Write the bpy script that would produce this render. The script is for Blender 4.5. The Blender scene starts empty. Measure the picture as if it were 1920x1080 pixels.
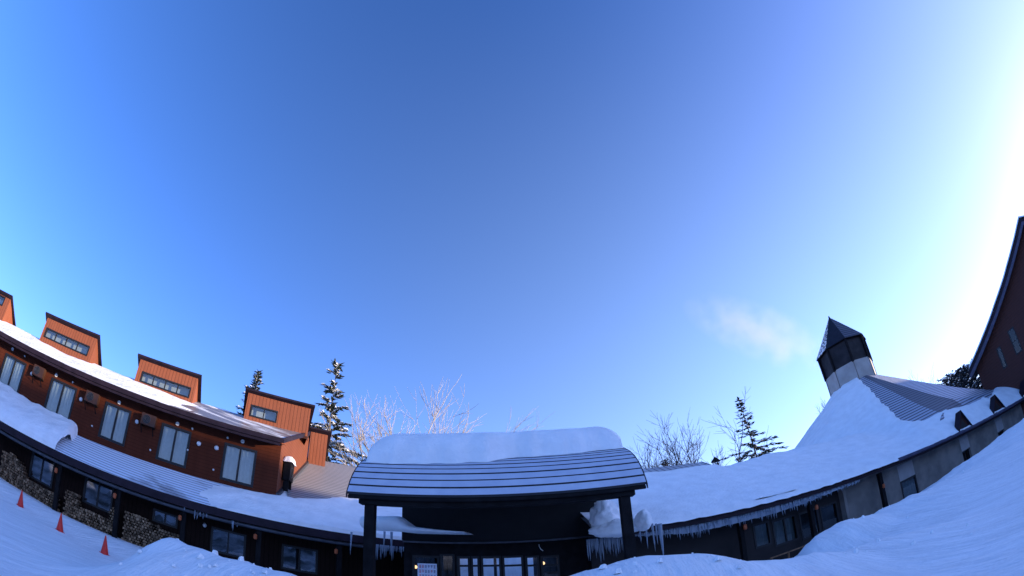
import bpy, math, random
from math import sin, cos, tan, radians as R, pi, sqrt, hypot, atan2, degrees
from mathutils import Vector as V, Matrix, noise as NZ

scene = bpy.context.scene
COL = scene.collection
random.seed(4)

# ------------------------------------------------------------------ camera, sky, sun, exposure
EYE = V((0, 0, 1.65))
TILT, ROLL, FPX = R(36.4), R(-3.15), 868.0
Xv = V((1, 0, 0)); Uv = V((0, -sin(TILT), cos(TILT))); Fv = V((0, cos(TILT), sin(TILT)))
cr, sr = cos(ROLL), sin(ROLL)
right = Xv * cr + Uv * sr
up = -Xv * sr + Uv * cr
cd = bpy.data.cameras.new('camera')
cam = bpy.data.objects.new('camera', cd); COL.objects.link(cam)
cam.matrix_world = Matrix(((right.x, up.x, -Fv.x, EYE.x), (right.y, up.y, -Fv.y, EYE.y), (right.z, up.z, -Fv.z, EYE.z), (0, 0, 0, 1)))
cd.type = 'PANO'
cd.sensor_fit = 'HORIZONTAL'; cd.sensor_width = 36.0
cy = cd
cy.panorama_type = 'FISHEYE_EQUISOLID'
cy.fisheye_lens = FPX / 1920 * 36.0
cy.fisheye_fov = R(230)
cd.clip_start = 0.05; cd.clip_end = 6000
scene.camera = cam

SUN_AZ, SUN_EL = R(88), R(8)
world = bpy.data.worlds.new('World'); scene.world = world
world.use_nodes = True
wn = world.node_tree.nodes; wl = world.node_tree.links
bg = wn['Background']
sky = wn.new('ShaderNodeTexSky'); sky.sky_type = 'NISHITA'; sky.sun_disc = False
sky.sun_elevation = SUN_EL; sky.sun_rotation = SUN_AZ
sky.air_density = 1.0; sky.dust_density = .3; sky.ozone_density = 3.0
gm = wn.new('ShaderNodeGamma'); gm.inputs[1].default_value = 1.15
wl.new(sky.outputs[0], gm.inputs[0])
tn = wn.new('ShaderNodeMix'); tn.data_type = 'RGBA'; tn.blend_type = 'MULTIPLY'; tn.inputs[0].default_value = 1; tn.clamp_result = False
tn.inputs[7].default_value = (.58, .715, 1.20, 1)      # cold clear winter air
wl.new(gm.outputs[0], tn.inputs[6])
# thin bright air towards the sun and the horizon
tc = wn.new('ShaderNodeTexCoord')
def wmath(op, a, b=None):
    q = wn.new('ShaderNodeMath'); q.operation = op
    for k, v in ((0, a), (1, b)):
        if v is None: continue
        if isinstance(v, (int, float)): q.inputs[k].default_value = v
        else: wl.new(v, q.inputs[k])
    return q.outputs[0]
dsun = wn.new('ShaderNodeVectorMath'); dsun.operation = 'DOT_PRODUCT'; wl.new(tc.outputs['Generated'], dsun.inputs[0])
dsun.inputs[1].default_value = (sin(SUN_AZ) * cos(SUN_EL), cos(SUN_AZ) * cos(SUN_EL), sin(SUN_EL))
sx = wn.new('ShaderNodeSeparateXYZ'); wl.new(tc.outputs['Generated'], sx.inputs[0])
s1 = wmath('MULTIPLY_ADD', dsun.outputs['Value'], .5); s1.node.inputs[2].default_value = .5
s2 = wmath('MULTIPLY', wmath('POWER', s1, 1.9), wmath('SUBTRACT', 1.0, wmath('MAXIMUM', sx.outputs['Z'], 0.0)))
hz = wn.new('ShaderNodeMix'); hz.data_type = 'RGBA'; hz.blend_type = 'ADD'; hz.clamp_result = False
hz.inputs[0].default_value = 1
hc = wn.new('ShaderNodeVectorMath'); hc.operation = 'SCALE'; hc.inputs[0].default_value = (1.72, 1.92, 1.55); wl.new(s2, hc.inputs['Scale'])
wl.new(tn.outputs[2], hz.inputs[6]); wl.new(hc.outputs[0], hz.inputs[7])
wl.new(hz.outputs[2], bg.inputs[0])
# the tint of the air changes a little between the horizon and overhead
lowt = wn.new('ShaderNodeMix'); lowt.data_type = 'RGBA'
lowt.inputs[6].default_value = (.57, .765, 1.20, 1); lowt.inputs[7].default_value = (.72, .60, 1.16, 1)
wl.new(wmath('MAXIMUM', wmath('POWER', wmath('SUBTRACT', 1.0, wmath('MAXIMUM', sx.outputs['Z'], 0.0)), 3.0), wmath('POWER', s1, 6.0)), lowt.inputs[0])
wl.new(lowt.outputs[2], tn.inputs[7]); bg.inputs[1].default_value = 0.15
sd = bpy.data.lights.new('sun', 'SUN'); sd.energy = 3.7; sd.angle = R(0.5); sd.color = (1.0, 0.82, 0.60)
sun = bpy.data.objects.new('sun', sd); COL.objects.link(sun)
SV = V((sin(SUN_AZ) * cos(SUN_EL), cos(SUN_AZ) * cos(SUN_EL), sin(SUN_EL)))
sun.rotation_euler = (-SV).to_track_quat('-Z', 'Y').to_euler()
sun.location = SV * 60
scene.view_settings.view_transform = 'Standard'
scene.view_settings.look = 'None'
scene.view_settings.exposure = 1.3
scene.view_settings.gamma = 1.0
scene.render.engine = 'CYCLES'

# ------------------------------------------------------------------ pixel rays (photo is 1920 x 1080)
def ray(px, py):
    x, y = px - 960, 540 - py
    x, y = cr * x - sr * y, sr * x + cr * y
    r = hypot(x, y); th = 2 * math.asin(r / (2 * FPX))
    return Xv * (sin(th) * x / r) + Uv * (sin(th) * y / r) + Fv * cos(th)

def at(px, py, dist):
    d = ray(px, py)
    return EYE + d * (dist / hypot(d.x, d.y))

def azel(az, el, dist):
    return V((dist * sin(R(az)), dist * cos(R(az)), EYE.z + dist * tan(R(el))))

class Frame:
    """a vertical plane family: normal azimuth, S along it (to the right), D away from the eye"""
    def __init__(s, az, o=(0, 0)):
        s.n = V((sin(R(az)), cos(R(az)), 0)); s.s = V((cos(R(az)), -sin(R(az)), 0)); s.az = az
    def P(s, S, D, z): return s.s * S + s.n * D + V((0, 0, z))
    def hit(s, px, py, D):
        d = ray(px, py); t = D / d.dot(s.n)
        return d.dot(s.s) * t, EYE.z + d.z * t
    def SD(s, p): return p.x * s.s.x + p.y * s.s.y, p.x * s.n.x + p.y * s.n.y

def fbm(x, y, sc=1.0, o=3, seed=0.0):
    a, t, f = 1.0, 0.0, sc
    for k in range(o):
        t += a * NZ.noise(V((x * f + seed, y * f - seed, seed * .7 + k)))
        a *= .5; f *= 2.03
    return t
def sm(a, b, x):
    t = max(0.0, min(1.0, (x - a) / (b - a))); return t * t * (3 - 2 * t)

# ------------------------------------------------------------------ materials
def nt(name):
    m = bpy.data.materials.new(name); m.use_nodes = True
    n = m.node_tree.nodes; l = m.node_tree.links
    return m, n, l, n['Principled BSDF']

def mk(name, col, rough=.7, var=.15, vs=3.0, bump=0.0, bs=20.0, spec=.3, col2=None, tone=False, stretch=None, metal=0.0):
    m, n, l, b = nt(name)
    geo = n.new('ShaderNodeNewGeometry')
    vec = geo.outputs['Position']
    if stretch:
        mp = n.new('ShaderNodeMapping'); mp.inputs['Scale'].default_value = stretch[:3]
        mp.inputs['Rotation'].default_value = (0, 0, stretch[3] if len(stretch) > 3 else 0)
        l.new(vec, mp.inputs['Vector']); vec = mp.outputs[0]
    nz = n.new('ShaderNodeTexNoise'); nz.inputs['Scale'].default_value = vs; nz.inputs['Detail'].default_value = 6
    l.new(vec, nz.inputs['Vector'])
    mx = n.new('ShaderNodeMix'); mx.data_type = 'RGBA'
    c2 = col2 or tuple(min(1, c * (1 + var)) for c in col)
    mx.inputs[6].default_value = (*[c * (1 - var) for c in col], 1) if not col2 else (*col, 1)
    mx.inputs[7].default_value = (*c2, 1)
    rp = n.new('ShaderNodeMapRange'); rp.inputs[1].default_value = .35; rp.inputs[2].default_value = .65
    l.new(nz.outputs[0], rp.inputs[0]); l.new(rp.outputs[0], mx.inputs[0])
    out = mx.outputs[2]
    if tone:
        a = n.new('ShaderNodeAttribute'); a.attribute_name = 'tone'
        mm = n.new('ShaderNodeMix'); mm.data_type = 'RGBA'; mm.blend_type = 'MULTIPLY'; mm.inputs[0].default_value = 1
        l.new(out, mm.inputs[6]); l.new(a.outputs['Fac'], mm.inputs[7]); out = mm.outputs[2]
    l.new(out, b.inputs['Base Color'])
    b.inputs['Roughness'].default_value = rough; b.inputs['Specular IOR Level'].default_value = spec
    b.inputs['Metallic'].default_value = metal
    if bump:
        n2 = n.new('ShaderNodeTexNoise'); n2.inputs['Scale'].default_value = bs; n2.inputs['Detail'].default_value = 8
        l.new(vec, n2.inputs['Vector'])
        bp = n.new('ShaderNodeBump'); bp.inputs['Strength'].default_value = bump; bp.inputs['Distance'].default_value = .08
        l.new(n2.outputs[0], bp.inputs['Height']); l.new(bp.outputs[0], b.inputs['Normal'])
    return m

def mk_lines(name, col, line, axis_vec, period, width=.18, rough=.6, vary=.15, dust=None, dust_lo=.4, dust_hi=.6, dscale=.6, bump=.5, spec=.3, dstretch=None):
    """sheets with straight joints: the joint repeats along axis_vec (world) every period metres; optional frost dusting"""
    m, n, l, b = nt(name)
    geo = n.new('ShaderNodeNewGeometry')
    dt = n.new('ShaderNodeVectorMath'); dt.operation = 'DOT_PRODUCT'; dt.inputs[1].default_value = axis_vec
    l.new(geo.outputs['Position'], dt.inputs[0])
    mu = n.new('ShaderNodeMath'); mu.operation = 'DIVIDE'; mu.inputs[1].default_value = period; l.new(dt.outputs['Value'], mu.inputs[0])
    fr = n.new('ShaderNodeMath'); fr.operation = 'FRACT'; l.new(mu.outputs[0], fr.inputs[0])
    lt = n.new('ShaderNodeMapRange'); lt.inputs[1].default_value = width; lt.inputs[2].default_value = width + .06
    l.new(fr.outputs[0], lt.inputs[0])
    nz = n.new('ShaderNodeTexNoise'); nz.inputs['Scale'].default_value = dscale; nz.inputs['Detail'].default_value = 8; nz.inputs['Roughness'].default_value = .62
    src = geo.outputs['Position']
    if dstretch:
        mp = n.new('ShaderNodeMapping'); mp.inputs['Rotation'].default_value = (0, 0, dstretch[3]); mp.inputs['Scale'].default_value = dstretch[:3]
        l.new(src, mp.inputs['Vector']); src = mp.outputs[0]
    l.new(src, nz.inputs['Vector'])
    base = n.new('ShaderNodeMix'); base.data_type = 'RGBA'
    base.inputs[6].default_value = (*[c * (1 - vary) for c in col], 1); base.inputs[7].default_value = (*[min(1, c * (1 + vary)) for c in col], 1)
    l.new(nz.outputs[0], base.inputs[0])
    lm = n.new('ShaderNodeMix'); lm.data_type = 'RGBA'; lm.inputs[6].default_value = (*line, 1)
    l.new(lt.outputs[0], lm.inputs[0]); l.new(base.outputs[2], lm.inputs[7])
    out = lm.outputs[2]
    b.inputs['Roughness'].default_value = rough
    if dust:
        ds = n.new('ShaderNodeMapRange'); ds.inputs[1].default_value = dust_lo; ds.inputs[2].default_value = dust_hi
        l.new(nz.outputs[0], ds.inputs[0])
        # frost sits on the sheets first and covers the joints only where it is thick
        pw = n.new('ShaderNodeMath'); pw.operation = 'MULTIPLY'
        ma = n.new('ShaderNodeMapRange'); ma.inputs[3].default_value = .25; ma.inputs[4].default_value = 1
        l.new(lt.outputs[0], ma.inputs[0]); l.new(ma.outputs[0], pw.inputs[0]); l.new(ds.outputs[0], pw.inputs[1])
        dm = n.new('ShaderNodeMix'); dm.data_type = 'RGBA'; dm.inputs[7].default_value = (*dust, 1)
        l.new(pw.outputs[0], dm.inputs[0]); l.new(out, dm.inputs[6]); out = dm.outputs[2]
        rm = n.new('ShaderNodeMapRange'); rm.inputs[3].default_value = rough; rm.inputs[4].default_value = .8
        l.new(pw.outputs[0], rm.inputs[0]); l.new(rm.outputs[0], b.inputs['Roughness'])
    l.new(out, b.inputs['Base Color'])
    b.inputs['Specular IOR Level'].default_value = spec
    bp = n.new('ShaderNodeBump'); bp.inputs['Strength'].default_value = bump; bp.inputs['Distance'].default_value = .03
    l.new(lt.outputs[0], bp.inputs['Height']); l.new(bp.outputs[0], b.inputs['Normal'])
    return m

LF = Frame(-32)          # the long lodge wing on the left
RF = Frame(-11)          # the eave of the right wing, first stretch
QF = Frame(0.7)          # the right wing, second stretch (plaster wall)
CF = Frame(-1.5)         # entrance canopy
UPZ = (0, 0, 1)

SNOW = mk('snow', (.89, .89, .87), .75, .05, 1.5, .35, 7, .25)
SNOWG = mk('packed_snow', (.87, .87, .86), .7, .06, .9, .8, 2.2, .25, stretch=(3.2, .55, 1, R(-36)))
def _snow_more(m):
    n, l = m.node_tree.nodes, m.node_tree.links; b = n['Principled BSDF']
    old = b.inputs['Normal'].links[0].from_node
    nz = n.new('ShaderNodeTexNoise'); nz.inputs['Scale'].default_value = 1.4; nz.inputs['Detail'].default_value = 9; nz.inputs['Roughness'].default_value = .6
    geo = n.new('ShaderNodeNewGeometry'); l.new(geo.outputs['Position'], nz.inputs['Vector'])
    bp = n.new('ShaderNodeBump'); bp.inputs['Strength'].default_value = .45; bp.inputs['Distance'].default_value = .25
    l.new(nz.outputs[0], bp.inputs['Height']); l.new(old.outputs[0], bp.inputs['Normal']); l.new(bp.outputs[0], b.inputs['Normal'])
_snow_more(SNOWG); _snow_more(SNOW)
SIDING = mk_lines('red_brown_siding', (.085, .022, .011), (.052, .014, .008), UPZ, .18, .08, .75, .35, dscale=1.1, dstretch=(2.5, 2.5, .35, 0), bump=.3, spec=.06)
RIBBED = mk_lines('ribbed_orange_siding', (.255, .078, .037), (.20, .061, .029), LF.s, .22, .22, .6, .30, dscale=1.3, dstretch=(2.5, 2.5, .4, 0), bump=.4, spec=.15)
ENDW = mk_lines('orange_brown_boards', (.17, .055, .030), (.11, .036, .02), UPZ, .18, .08, .7, .30, bump=.3, spec=.1)
DARKWOOD = mk_lines('dark_boards', (.018, .009, .007), (.006, .004, .003), LF.s, .22, .08, .75, .40, bump=.4, spec=.08)
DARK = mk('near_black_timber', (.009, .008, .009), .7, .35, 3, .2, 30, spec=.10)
TRIM = mk('dark_purple_trim', (.020, .012, .019), .55, .25, 2, spec=.15)
TRIM2 = mk('brown_trim', (.05, .019, .014), .65, .2, 3, spec=.1)
SOFFIT = mk('brown_soffit', (.05, .021, .013), .75, .2, 3, spec=.1)
GUTTER = mk('grey_gutter_metal', (.065, .068, .08), .4, .2, 3, metal=.3)
PURPLE = mk('slate_gutter_metal', (.055, .05, .085), .4, .2, 3)
FRAME = mk('black_window_frame', (.012, .012, .014), .45, .1, 5)
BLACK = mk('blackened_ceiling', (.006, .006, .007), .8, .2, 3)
ROOFM = mk_lines('stepped_metal_roof', (.22, .21, .23), (.03, .03, .035), UPZ, .136, .2, .45, dust=(.72, .78, .86), dust_lo=.30, dust_hi=.46, dscale=.55, bump=.8, dstretch=(.35, 1, 1, R(32)))
ROOFB = mk_lines('bare_stepped_metal_roof', (.30, .28, .28), (.06, .06, .065), UPZ, .136, .22, .42, bump=.8)
ROOFU = mk_lines('upper_metal_roof', (.20, .19, .20), (.10, .10, .11), UPZ, .14, .15, .38, dust=(.75, .78, .84), dust_lo=.47, dust_hi=.60, dscale=.7, bump=.5, dstretch=(.25, 1.2, 1, R(32)))
ROOFT = mk_lines('tower_roof_sheets', (.40, .42, .48), (.055, .06, .085), UPZ, .25, .34, .5, bump=.9)
ROOFTD = mk_lines('tower_roof_sheets_clear_of_frost', (.13, .135, .16), (.04, .042, .055), UPZ, .25, .30, .5, bump=.7)
ROOFC = mk('canopy_roof_sheet', (.54, .58, .66), .6, .10, 2.2, .25, 25, col2=(.47, .51, .60))
ROOFJ = mk('canopy_roof_joint', (.02, .02, .025), .6, .1, 3)
ROOFS = mk_lines('seamed_metal_roof', (.36, .35, .37), (.12, .12, .13), RF.s, .40, .2, .45, dust=(.72, .78, .86), dust_lo=.5, dust_hi=.62, dscale=.8, bump=.8)
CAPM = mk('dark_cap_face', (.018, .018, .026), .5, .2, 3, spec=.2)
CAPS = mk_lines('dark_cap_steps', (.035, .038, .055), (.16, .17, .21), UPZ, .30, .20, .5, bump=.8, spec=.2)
CAPF = mk('snow_flecked_cap_roof', (.05, .055, .07), .6, .1, 5, .2, 20, col2=(.62, .66, .76))
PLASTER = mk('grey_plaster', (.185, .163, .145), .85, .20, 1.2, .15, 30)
PLASTERD = mk('dark_brown_board', (.020, .016, .016), .8, .15, 1.2, .15, 30)  # dark brown boards of the timber stretch
PANEL = mk('pale_panel', (.30, .285, .28), .8, .08, 2)
CONC = mk('pale_tower_panel', (.37, .345, .31), .75, .13, 1.0, .1, 25)
LOUVRE = mk('dark_tower_louvre', (.022, .020, .022), .55, .35, 1.2, spec=.15)
GABLE = mk_lines('dark_red_gable_boards', (.070, .020, .013), (.045, .013, .009), UPZ, .25, .1, .7, bump=.4)
CURTAIN = mk('white_curtain', (.24, .265, .26), .85, .06, 6)
SKY_GREY = mk('sky_reflection_grey', (.40, .40, .38), .85, .08, 4)  # pale grey stands in for sky reflected in the dormer panes
INSIDE = mk('dim_room', (.03, .03, .032), .9, .2, 2)
WHITEP = mk('white_plastic', (.72, .72, .70), .4, .05, 4)
CASING = mk('brown_unit_casing', (.055, .024, .015), .5, .12, 4)
CONE_R = mk('red_cone_plastic', (.62, .030, .022), .42, .08, 8)
LAMP_O = mk('amber_lamp_glass', (.42, .10, .035), .35, .15, 10)
BARK = mk('dark_bark', (.065, .045, .036), .9, .3, 8, .5, 30)
FROSTB = mk('sunwarm_frosted_bark', (.27, .20, .13), .9, .3, 6, col2=(.58, .50, .38))  # frosted bark with the sun's warm light mixed into its colour
GREYB = mk('grey_bark', (.07, .055, .052), .9, .3, 6)
NEEDLE = mk('conifer_needles', (.020, .030, .016), .8, .3, 5, tone=True, col2=(.050, .062, .030))
BUSHN = mk('frosted_needles', (.030, .034, .032), .8, .3, 5, tone=True, col2=(.13, .14, .15))
LOGM = mk('split_firewood', (.17, .105, .060), .9, .3, 14, tone=True, col2=(.30, .20, .12))
WOODP = mk('weathered_plank', (.20, .11, .06), .8, .3, 6)
LAMPLIT = bpy.data.materials.new('lit_lamp'); LAMPLIT.use_nodes = True
LAMPLIT.node_tree.nodes['Principled BSDF'].inputs['Emission Color'].default_value = (1, .55, .25, 1)
LAMPLIT.node_tree.nodes['Principled BSDF'].inputs['Emission Strength'].default_value = 1.2
SIGNW = mk('white_sign_board', (.70, .70, .76), .5, .05, 4)
SIGNR = mk('red_sign_paint', (.55, .05, .06), .5, .05, 4)
SIGND = mk('dark_sign_paint', (.10, .09, .16), .5, .05, 4)
HILLM = mk('snowy_wooded_hill', (.05, .06, .06), .9, .3, .12, col2=(.55, .60, .68))

def mk_glass(name, tint=(.75, .85, .9), refl=.35, rough=.02):
    m, n, l, b = nt(name); n.remove(b)
    tr = n.new('ShaderNodeBsdfTransparent'); tr.inputs[0].default_value = (*tint, 1)
    gl = n.new('ShaderNodeBsdfGlossy'); gl.inputs['Roughness'].default_value = rough
    lw = n.new('ShaderNodeLayerWeight'); lw.inputs[0].default_value = .4
    mr = n.new('ShaderNodeMapRange'); mr.inputs[3].default_value = refl * .5; mr.inputs[4].default_value = min(1, refl * 2.2)
    nz = n.new('ShaderNodeTexNoise'); nz.inputs['Scale'].default_value = 1.3
    bp = n.new('ShaderNodeBump'); bp.inputs['Strength'].default_value = .06; bp.inputs['Distance'].default_value = .05
    l.new(nz.outputs[0], bp.inputs['Height']); l.new(bp.outputs[0], gl.inputs['Normal'])
    mx = n.new('ShaderNodeMixShader'); l.new(lw.outputs['Facing'], mr.inputs[0]); l.new(mr.outputs[0], mx.inputs[0])
    l.new(tr.outputs[0], mx.inputs[1]); l.new(gl.outputs[0], mx.inputs[2])
    l.new(mx.outputs[0], n['Material Output'].inputs[0])
    return m
GLASS = mk_glass('window_glass', (.80, .88, .90), .24)
GLASSD = mk_glass('dark_window_glass', (.4, .46, .48), .15)
GLASSR = mk_glass('reflecting_door_glass', (.55, .62, .66), .46)
GLASSC = mk_glass('clear_door_glass', (.66, .76, .82), .14)
GLASSX = mk_glass('unlit_window_glass', (.45, .5, .52), .07)

def mk_ice():
    m, n, l, b = nt('ice')
    b.inputs['Base Color'].default_value = (.42, .49, .58, 1); b.inputs['Roughness'].default_value = .18
    b.inputs['Transmission Weight'].default_value = .45; b.inputs['IOR'].default_value = 1.31
    return m
ICE = mk_ice()

# ------------------------------------------------------------------ mesh builder and objects
LOC = {}
class M:
    def __init__(s): s.v, s.f, s.m, s.t = [], [], [], []; s.mi = 0; s.tone = 1.0
    def add(s, vs, fs):
        o = len(s.v); s.v += [V(p) for p in vs]
        for f in fs: s.f.append([o + i for i in f]); s.m.append(s.mi); s.t.append(s.tone)
        return s
    def poly(s, *vs): return s.add(vs, [list(range(len(vs)))])
    def box(s, o, a, b, c):
        o, a, b, c = V(o), V(a), V(b), V(c)
        vs = [o, o + a, o + a + b, o + b, o + c, o + a + c, o + a + b + c, o + b + c]
        return s.add(vs, [(0, 3, 2, 1), (4, 5, 6, 7), (0, 1, 5, 4), (1, 2, 6, 5), (2, 3, 7, 6), (3, 0, 4, 7)])
    def fbox(s, F, S0, S1, D0, D1, z0, z1): return s.box(F.P(S0, D0, z0), F.s * (S1 - S0), F.n * (D1 - D0), (0, 0, z1 - z0))
    def prism(s, pts, ext):
        n = len(pts); ext = V(ext); vs = [V(p) for p in pts] + [V(p) + ext for p in pts]
        return s.add(vs, [list(range(n))[::-1], list(range(n, 2 * n))] + [(i, (i + 1) % n, n + (i + 1) % n, n + i) for i in range(n)])
    def tube(s, pts, rs, k=6, cap=True):
        pts = [V(p) for p in pts]; ring = []; o = len(s.v); n = len(pts)
        for i, p in enumerate(pts):
            d = (pts[min(i + 1, n - 1)] - pts[max(i - 1, 0)]).normalized()
            a = d.orthogonal().normalized() if i == 0 else (ring[-1] - d * ring[-1].dot(d)).normalized()
            b = d.cross(a); ring.append(a)
            r = rs[i] if hasattr(rs, '__len__') else rs
            s.v += [p + (a * cos(2 * pi * j / k) + b * sin(2 * pi * j / k)) * r for j in range(k)]
        fs = [(o + i * k + j, o + i * k + (j + 1) % k, o + (i + 1) * k + (j + 1) % k, o + (i + 1) * k + j) for i in range(n - 1) for j in range(k)]
        if cap: fs += [[o + j for j in range(k)][::-1], [o + (n - 1) * k + j for j in range(k)]]
        for f in fs: s.f.append(list(f)); s.m.append(s.mi); s.t.append(s.tone)
        return s
    def grid(s, fn, nu, nv, keep=None):
        o = len(s.v)
        for i in range(nu + 1):
            for j in range(nv + 1): s.v.append(V(fn(i / nu, j / nv)))
        for i in range(nu):
            for j in range(nv):
                a = o + i * (nv + 1) + j
                if keep and not keep((i + .5) / nu, (j + .5) / nv): continue
                s.f.append([a, a + nv + 1, a + nv + 2, a + 1]); s.m.append(s.mi); s.t.append(s.tone)
        return s
    def build(s, name, mats, parent=None, smooth=False, loc=None, label=None, cat=None, group=None, kind=None):
        mats = mats if isinstance(mats, (list, tuple)) else [mats]
        if parent is not None: base = LOC[parent]
        elif loc is not None: base = V(loc)
        else:
            xs = [p.x for p in s.v]; ys = [p.y for p in s.v]
            base = V(((min(xs) + max(xs)) / 2, (min(ys) + max(ys)) / 2, min(p.z for p in s.v)))
        me = bpy.data.meshes.new(name)
        me.from_pydata([p - base for p in s.v], [], s.f)
        for m in mats: me.materials.append(m)
        me.polygons.foreach_set('material_index', s.m)
        if smooth: me.polygons.foreach_set('use_smooth', [True] * len(s.f))
        at_ = me.attributes.new('tone', 'FLOAT', 'FACE'); at_.data.foreach_set('value', s.t)
        me.validate(); me.update()
        o = bpy.data.objects.new(name, me); COL.objects.link(o)
        if parent is not None: o.parent = parent; LOC[o] = base
        else: o.location = base; LOC[o] = base
        tag(o, label, cat, group, kind)
        return o

def tag(o, label=None, cat=None, group=None, kind=None):
    if label: o['label'] = label
    if cat: o['category'] = cat
    if group: o['group'] = group
    if kind: o['kind'] = kind
def thing(name, label, cat, loc, group=None):
    o = bpy.data.objects.new(name, None); COL.objects.link(o); o.location = loc; o.empty_display_size = .3
    LOC[o] = V(loc); tag(o, label, cat, group); return o

def wall(mb, F, S0, S1, z0, z1, D, holes=(), depth=.22):
    """front face of a wall with real openings and their reveals; z0 and z1 may be functions of S"""
    f0 = z0 if callable(z0) else (lambda S: z0); f1 = z1 if callable(z1) else (lambda S: z1)
    xs = sorted({S0, S1, *[min(max(h[k], S0), S1) for h in holes for k in (0, 1)]})
    for a, b in zip(xs, xs[1:]):
        if b - a < 1e-4: continue
        col = sorted([(h[2], h[3]) for h in holes if h[0] <= a + 1e-4 and h[1] >= b - 1e-4])
        lo = None
        for (h0, h1) in col:
            A = (f0(a), f0(b)) if lo is None else (lo, lo)
            mb.poly(F.P(a, D, A[0]), F.P(b, D, A[1]), F.P(b, D, h0), F.P(a, D, h0)); lo = h1
        A = (f0(a), f0(b)) if lo is None else (lo, lo)
        mb.poly(F.P(a, D, A[0]), F.P(b, D, A[1]), F.P(b, D, f1(b)), F.P(a, D, f1(a)))
    for h in holes:
        a, b, c, d = h[:4]; E = D + depth
        for p, q in (((a, c), (b, c)), ((b, c), (b, d)), ((b, d), (a, d)), ((a, d), (a, c))):
            mb.poly(F.P(p[0], D, p[1]), F.P(q[0], D, q[1]), F.P(q[0], E, q[1]), F.P(p[0], E, p[1]))

def window(parent, F, S0, S1, z0, z1, D, panes=2, curtain=None, glass=None, name='window', fw=.07, bars=0, see=False):
    """frame in an opening of the wall at D; pane and curtain are its own pieces"""
    fr = M(); a, b = D - .03, D + .06
    fr.fbox(F, S0 - .03, S0 + fw, a, b, z0 - .03, z1 + .03); fr.fbox(F, S1 - fw, S1 + .03, a, b, z0 - .03, z1 + .03)
    fr.fbox(F, S0 + fw, S1 - fw, a, b, z0 - .03, z0 + fw); fr.fbox(F, S0 + fw, S1 - fw, a, b, z1 - fw, z1 + .03)
    for k in range(1, panes):
        c = S0 + (S1 - S0) * k / panes
        fr.fbox(F, c - fw * .55, c + fw * .55, a + .01, b, z0 + fw, z1 - fw)
    for k in range(1, bars + 1):
        c = z0 + (z1 - z0) * k / (bars + 1)
        fr.fbox(F, S0 + fw, S1 - fw, a + .015, b - .005, c - .02, c + .02)
    w = fr.build(name, FRAME, parent)
    gl = M(); gl.poly(F.P(S0 + .02, D + .03, z0 + .02), F.P(S1 - .02, D + .03, z0 + .02), F.P(S1 - .02, D + .03, z1 - .02), F.P(S0 + .02, D + .03, z1 - .02))
    if parent.parent is None:
        gl.build('pane', glass or GLASS, w)
        if curtain:
            cu = M(); rnd = random.Random(int(S0 * 100)); ph = rnd.random() * 6
            n = 46
            def cf(u, v):
                S = S0 - .05 + (S1 - S0 + .1) * u
                return F.P(S, D + .17 + .035 * sin(u * (S1 - S0) * 26 + ph + .8 * sin(u * 9)) * (.6 + .4 * v), z0 - .04 + (z1 - z0 + .08) * v)
            cu.grid(cf, n, 3, (lambda u, v: not (curtain == 'gap' and .42 < u < .58)))
            cu.build('curtain', CURTAIN, w, smooth=True)
        elif not see:
            bk = M(); e_ = .5; bk.poly(F.P(S0 - .7, D + e_, z0 - .3), F.P(S1 + .7, D + e_, z0 - .3), F.P(S1 + .7, D + e_, z1 + .3), F.P(S0 - .7, D + e_, z1 + .3))
            bk.build('room_back', INSIDE, w)
    return w, gl

def round_vent(parent, F, px, py, D, r=.09, ring=False):
    S, z = F.hit(px, py, D); m = M(); c = F.P(S, D, z)
    if ring:
        k = 12
        vs = []
        for q, (rr, dd) in enumerate(((r, .0), (r, .06), (r * .62, .06), (r * .62, .012))):
            vs += [c - F.n * dd + F.s * rr * cos(2 * pi * j / k) + V((0, 0, rr * sin(2 * pi * j / k))) for j in range(k)]
        m.add(vs, [(q * k + j, q * k + (j + 1) % k, (q + 1) * k + (j + 1) % k, (q + 1) * k + j) for q in range(3) for j in range(k)] + [list(range(3 * k, 4 * k))])
    else:
        m.tube([c, c - F.n * .05, c - F.n * .09, c - F.n * .11], [r, r, r * .75, r * .3], 12)
    return m.build('vent_cap', WHITEP, parent, smooth=not ring)

# ------------------------------------------------------------------ ground
def ridge_fn(pts, win, wout):
    pts = [V(p) for p in pts]
    if not hasattr(win, '__len__'): win = [win] * len(pts)
    if not hasattr(wout, '__len__'): wout = [wout] * len(pts)
    def f(x, y):
        best = 0.0
        for i_, (a, b) in enumerate(zip(pts, pts[1:])):
            dx, dy = b.x - a.x, b.y - a.y; L2 = dx * dx + dy * dy
            t = max(0, min(1, ((x - a.x) * dx + (y - a.y) * dy) / L2))
            qx, qy = a.x + dx * t, a.y + dy * t
            d = hypot(x - qx, y - qy)
            wl_ = win if hypot(x, y) < hypot(qx, qy) else wout; w = wl_[i_] + (wl_[i_ + 1] - wl_[i_]) * t
            h = (a.z + (b.z - a.z) * t) * math.exp(-(d / w) ** 2)
            if h > best: best = h
        return best
    return f
MOUND_L = [at(298, 1036, 10.8), at(330, 1018, 10.5), at(380, 1033, 10.0), at(430, 1052, 9.6), at(480, 1069, 9.3), at(525, 1077, 9.0), at(620, 1088, 8.6), at(760, 1110, 8.0)]
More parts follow.
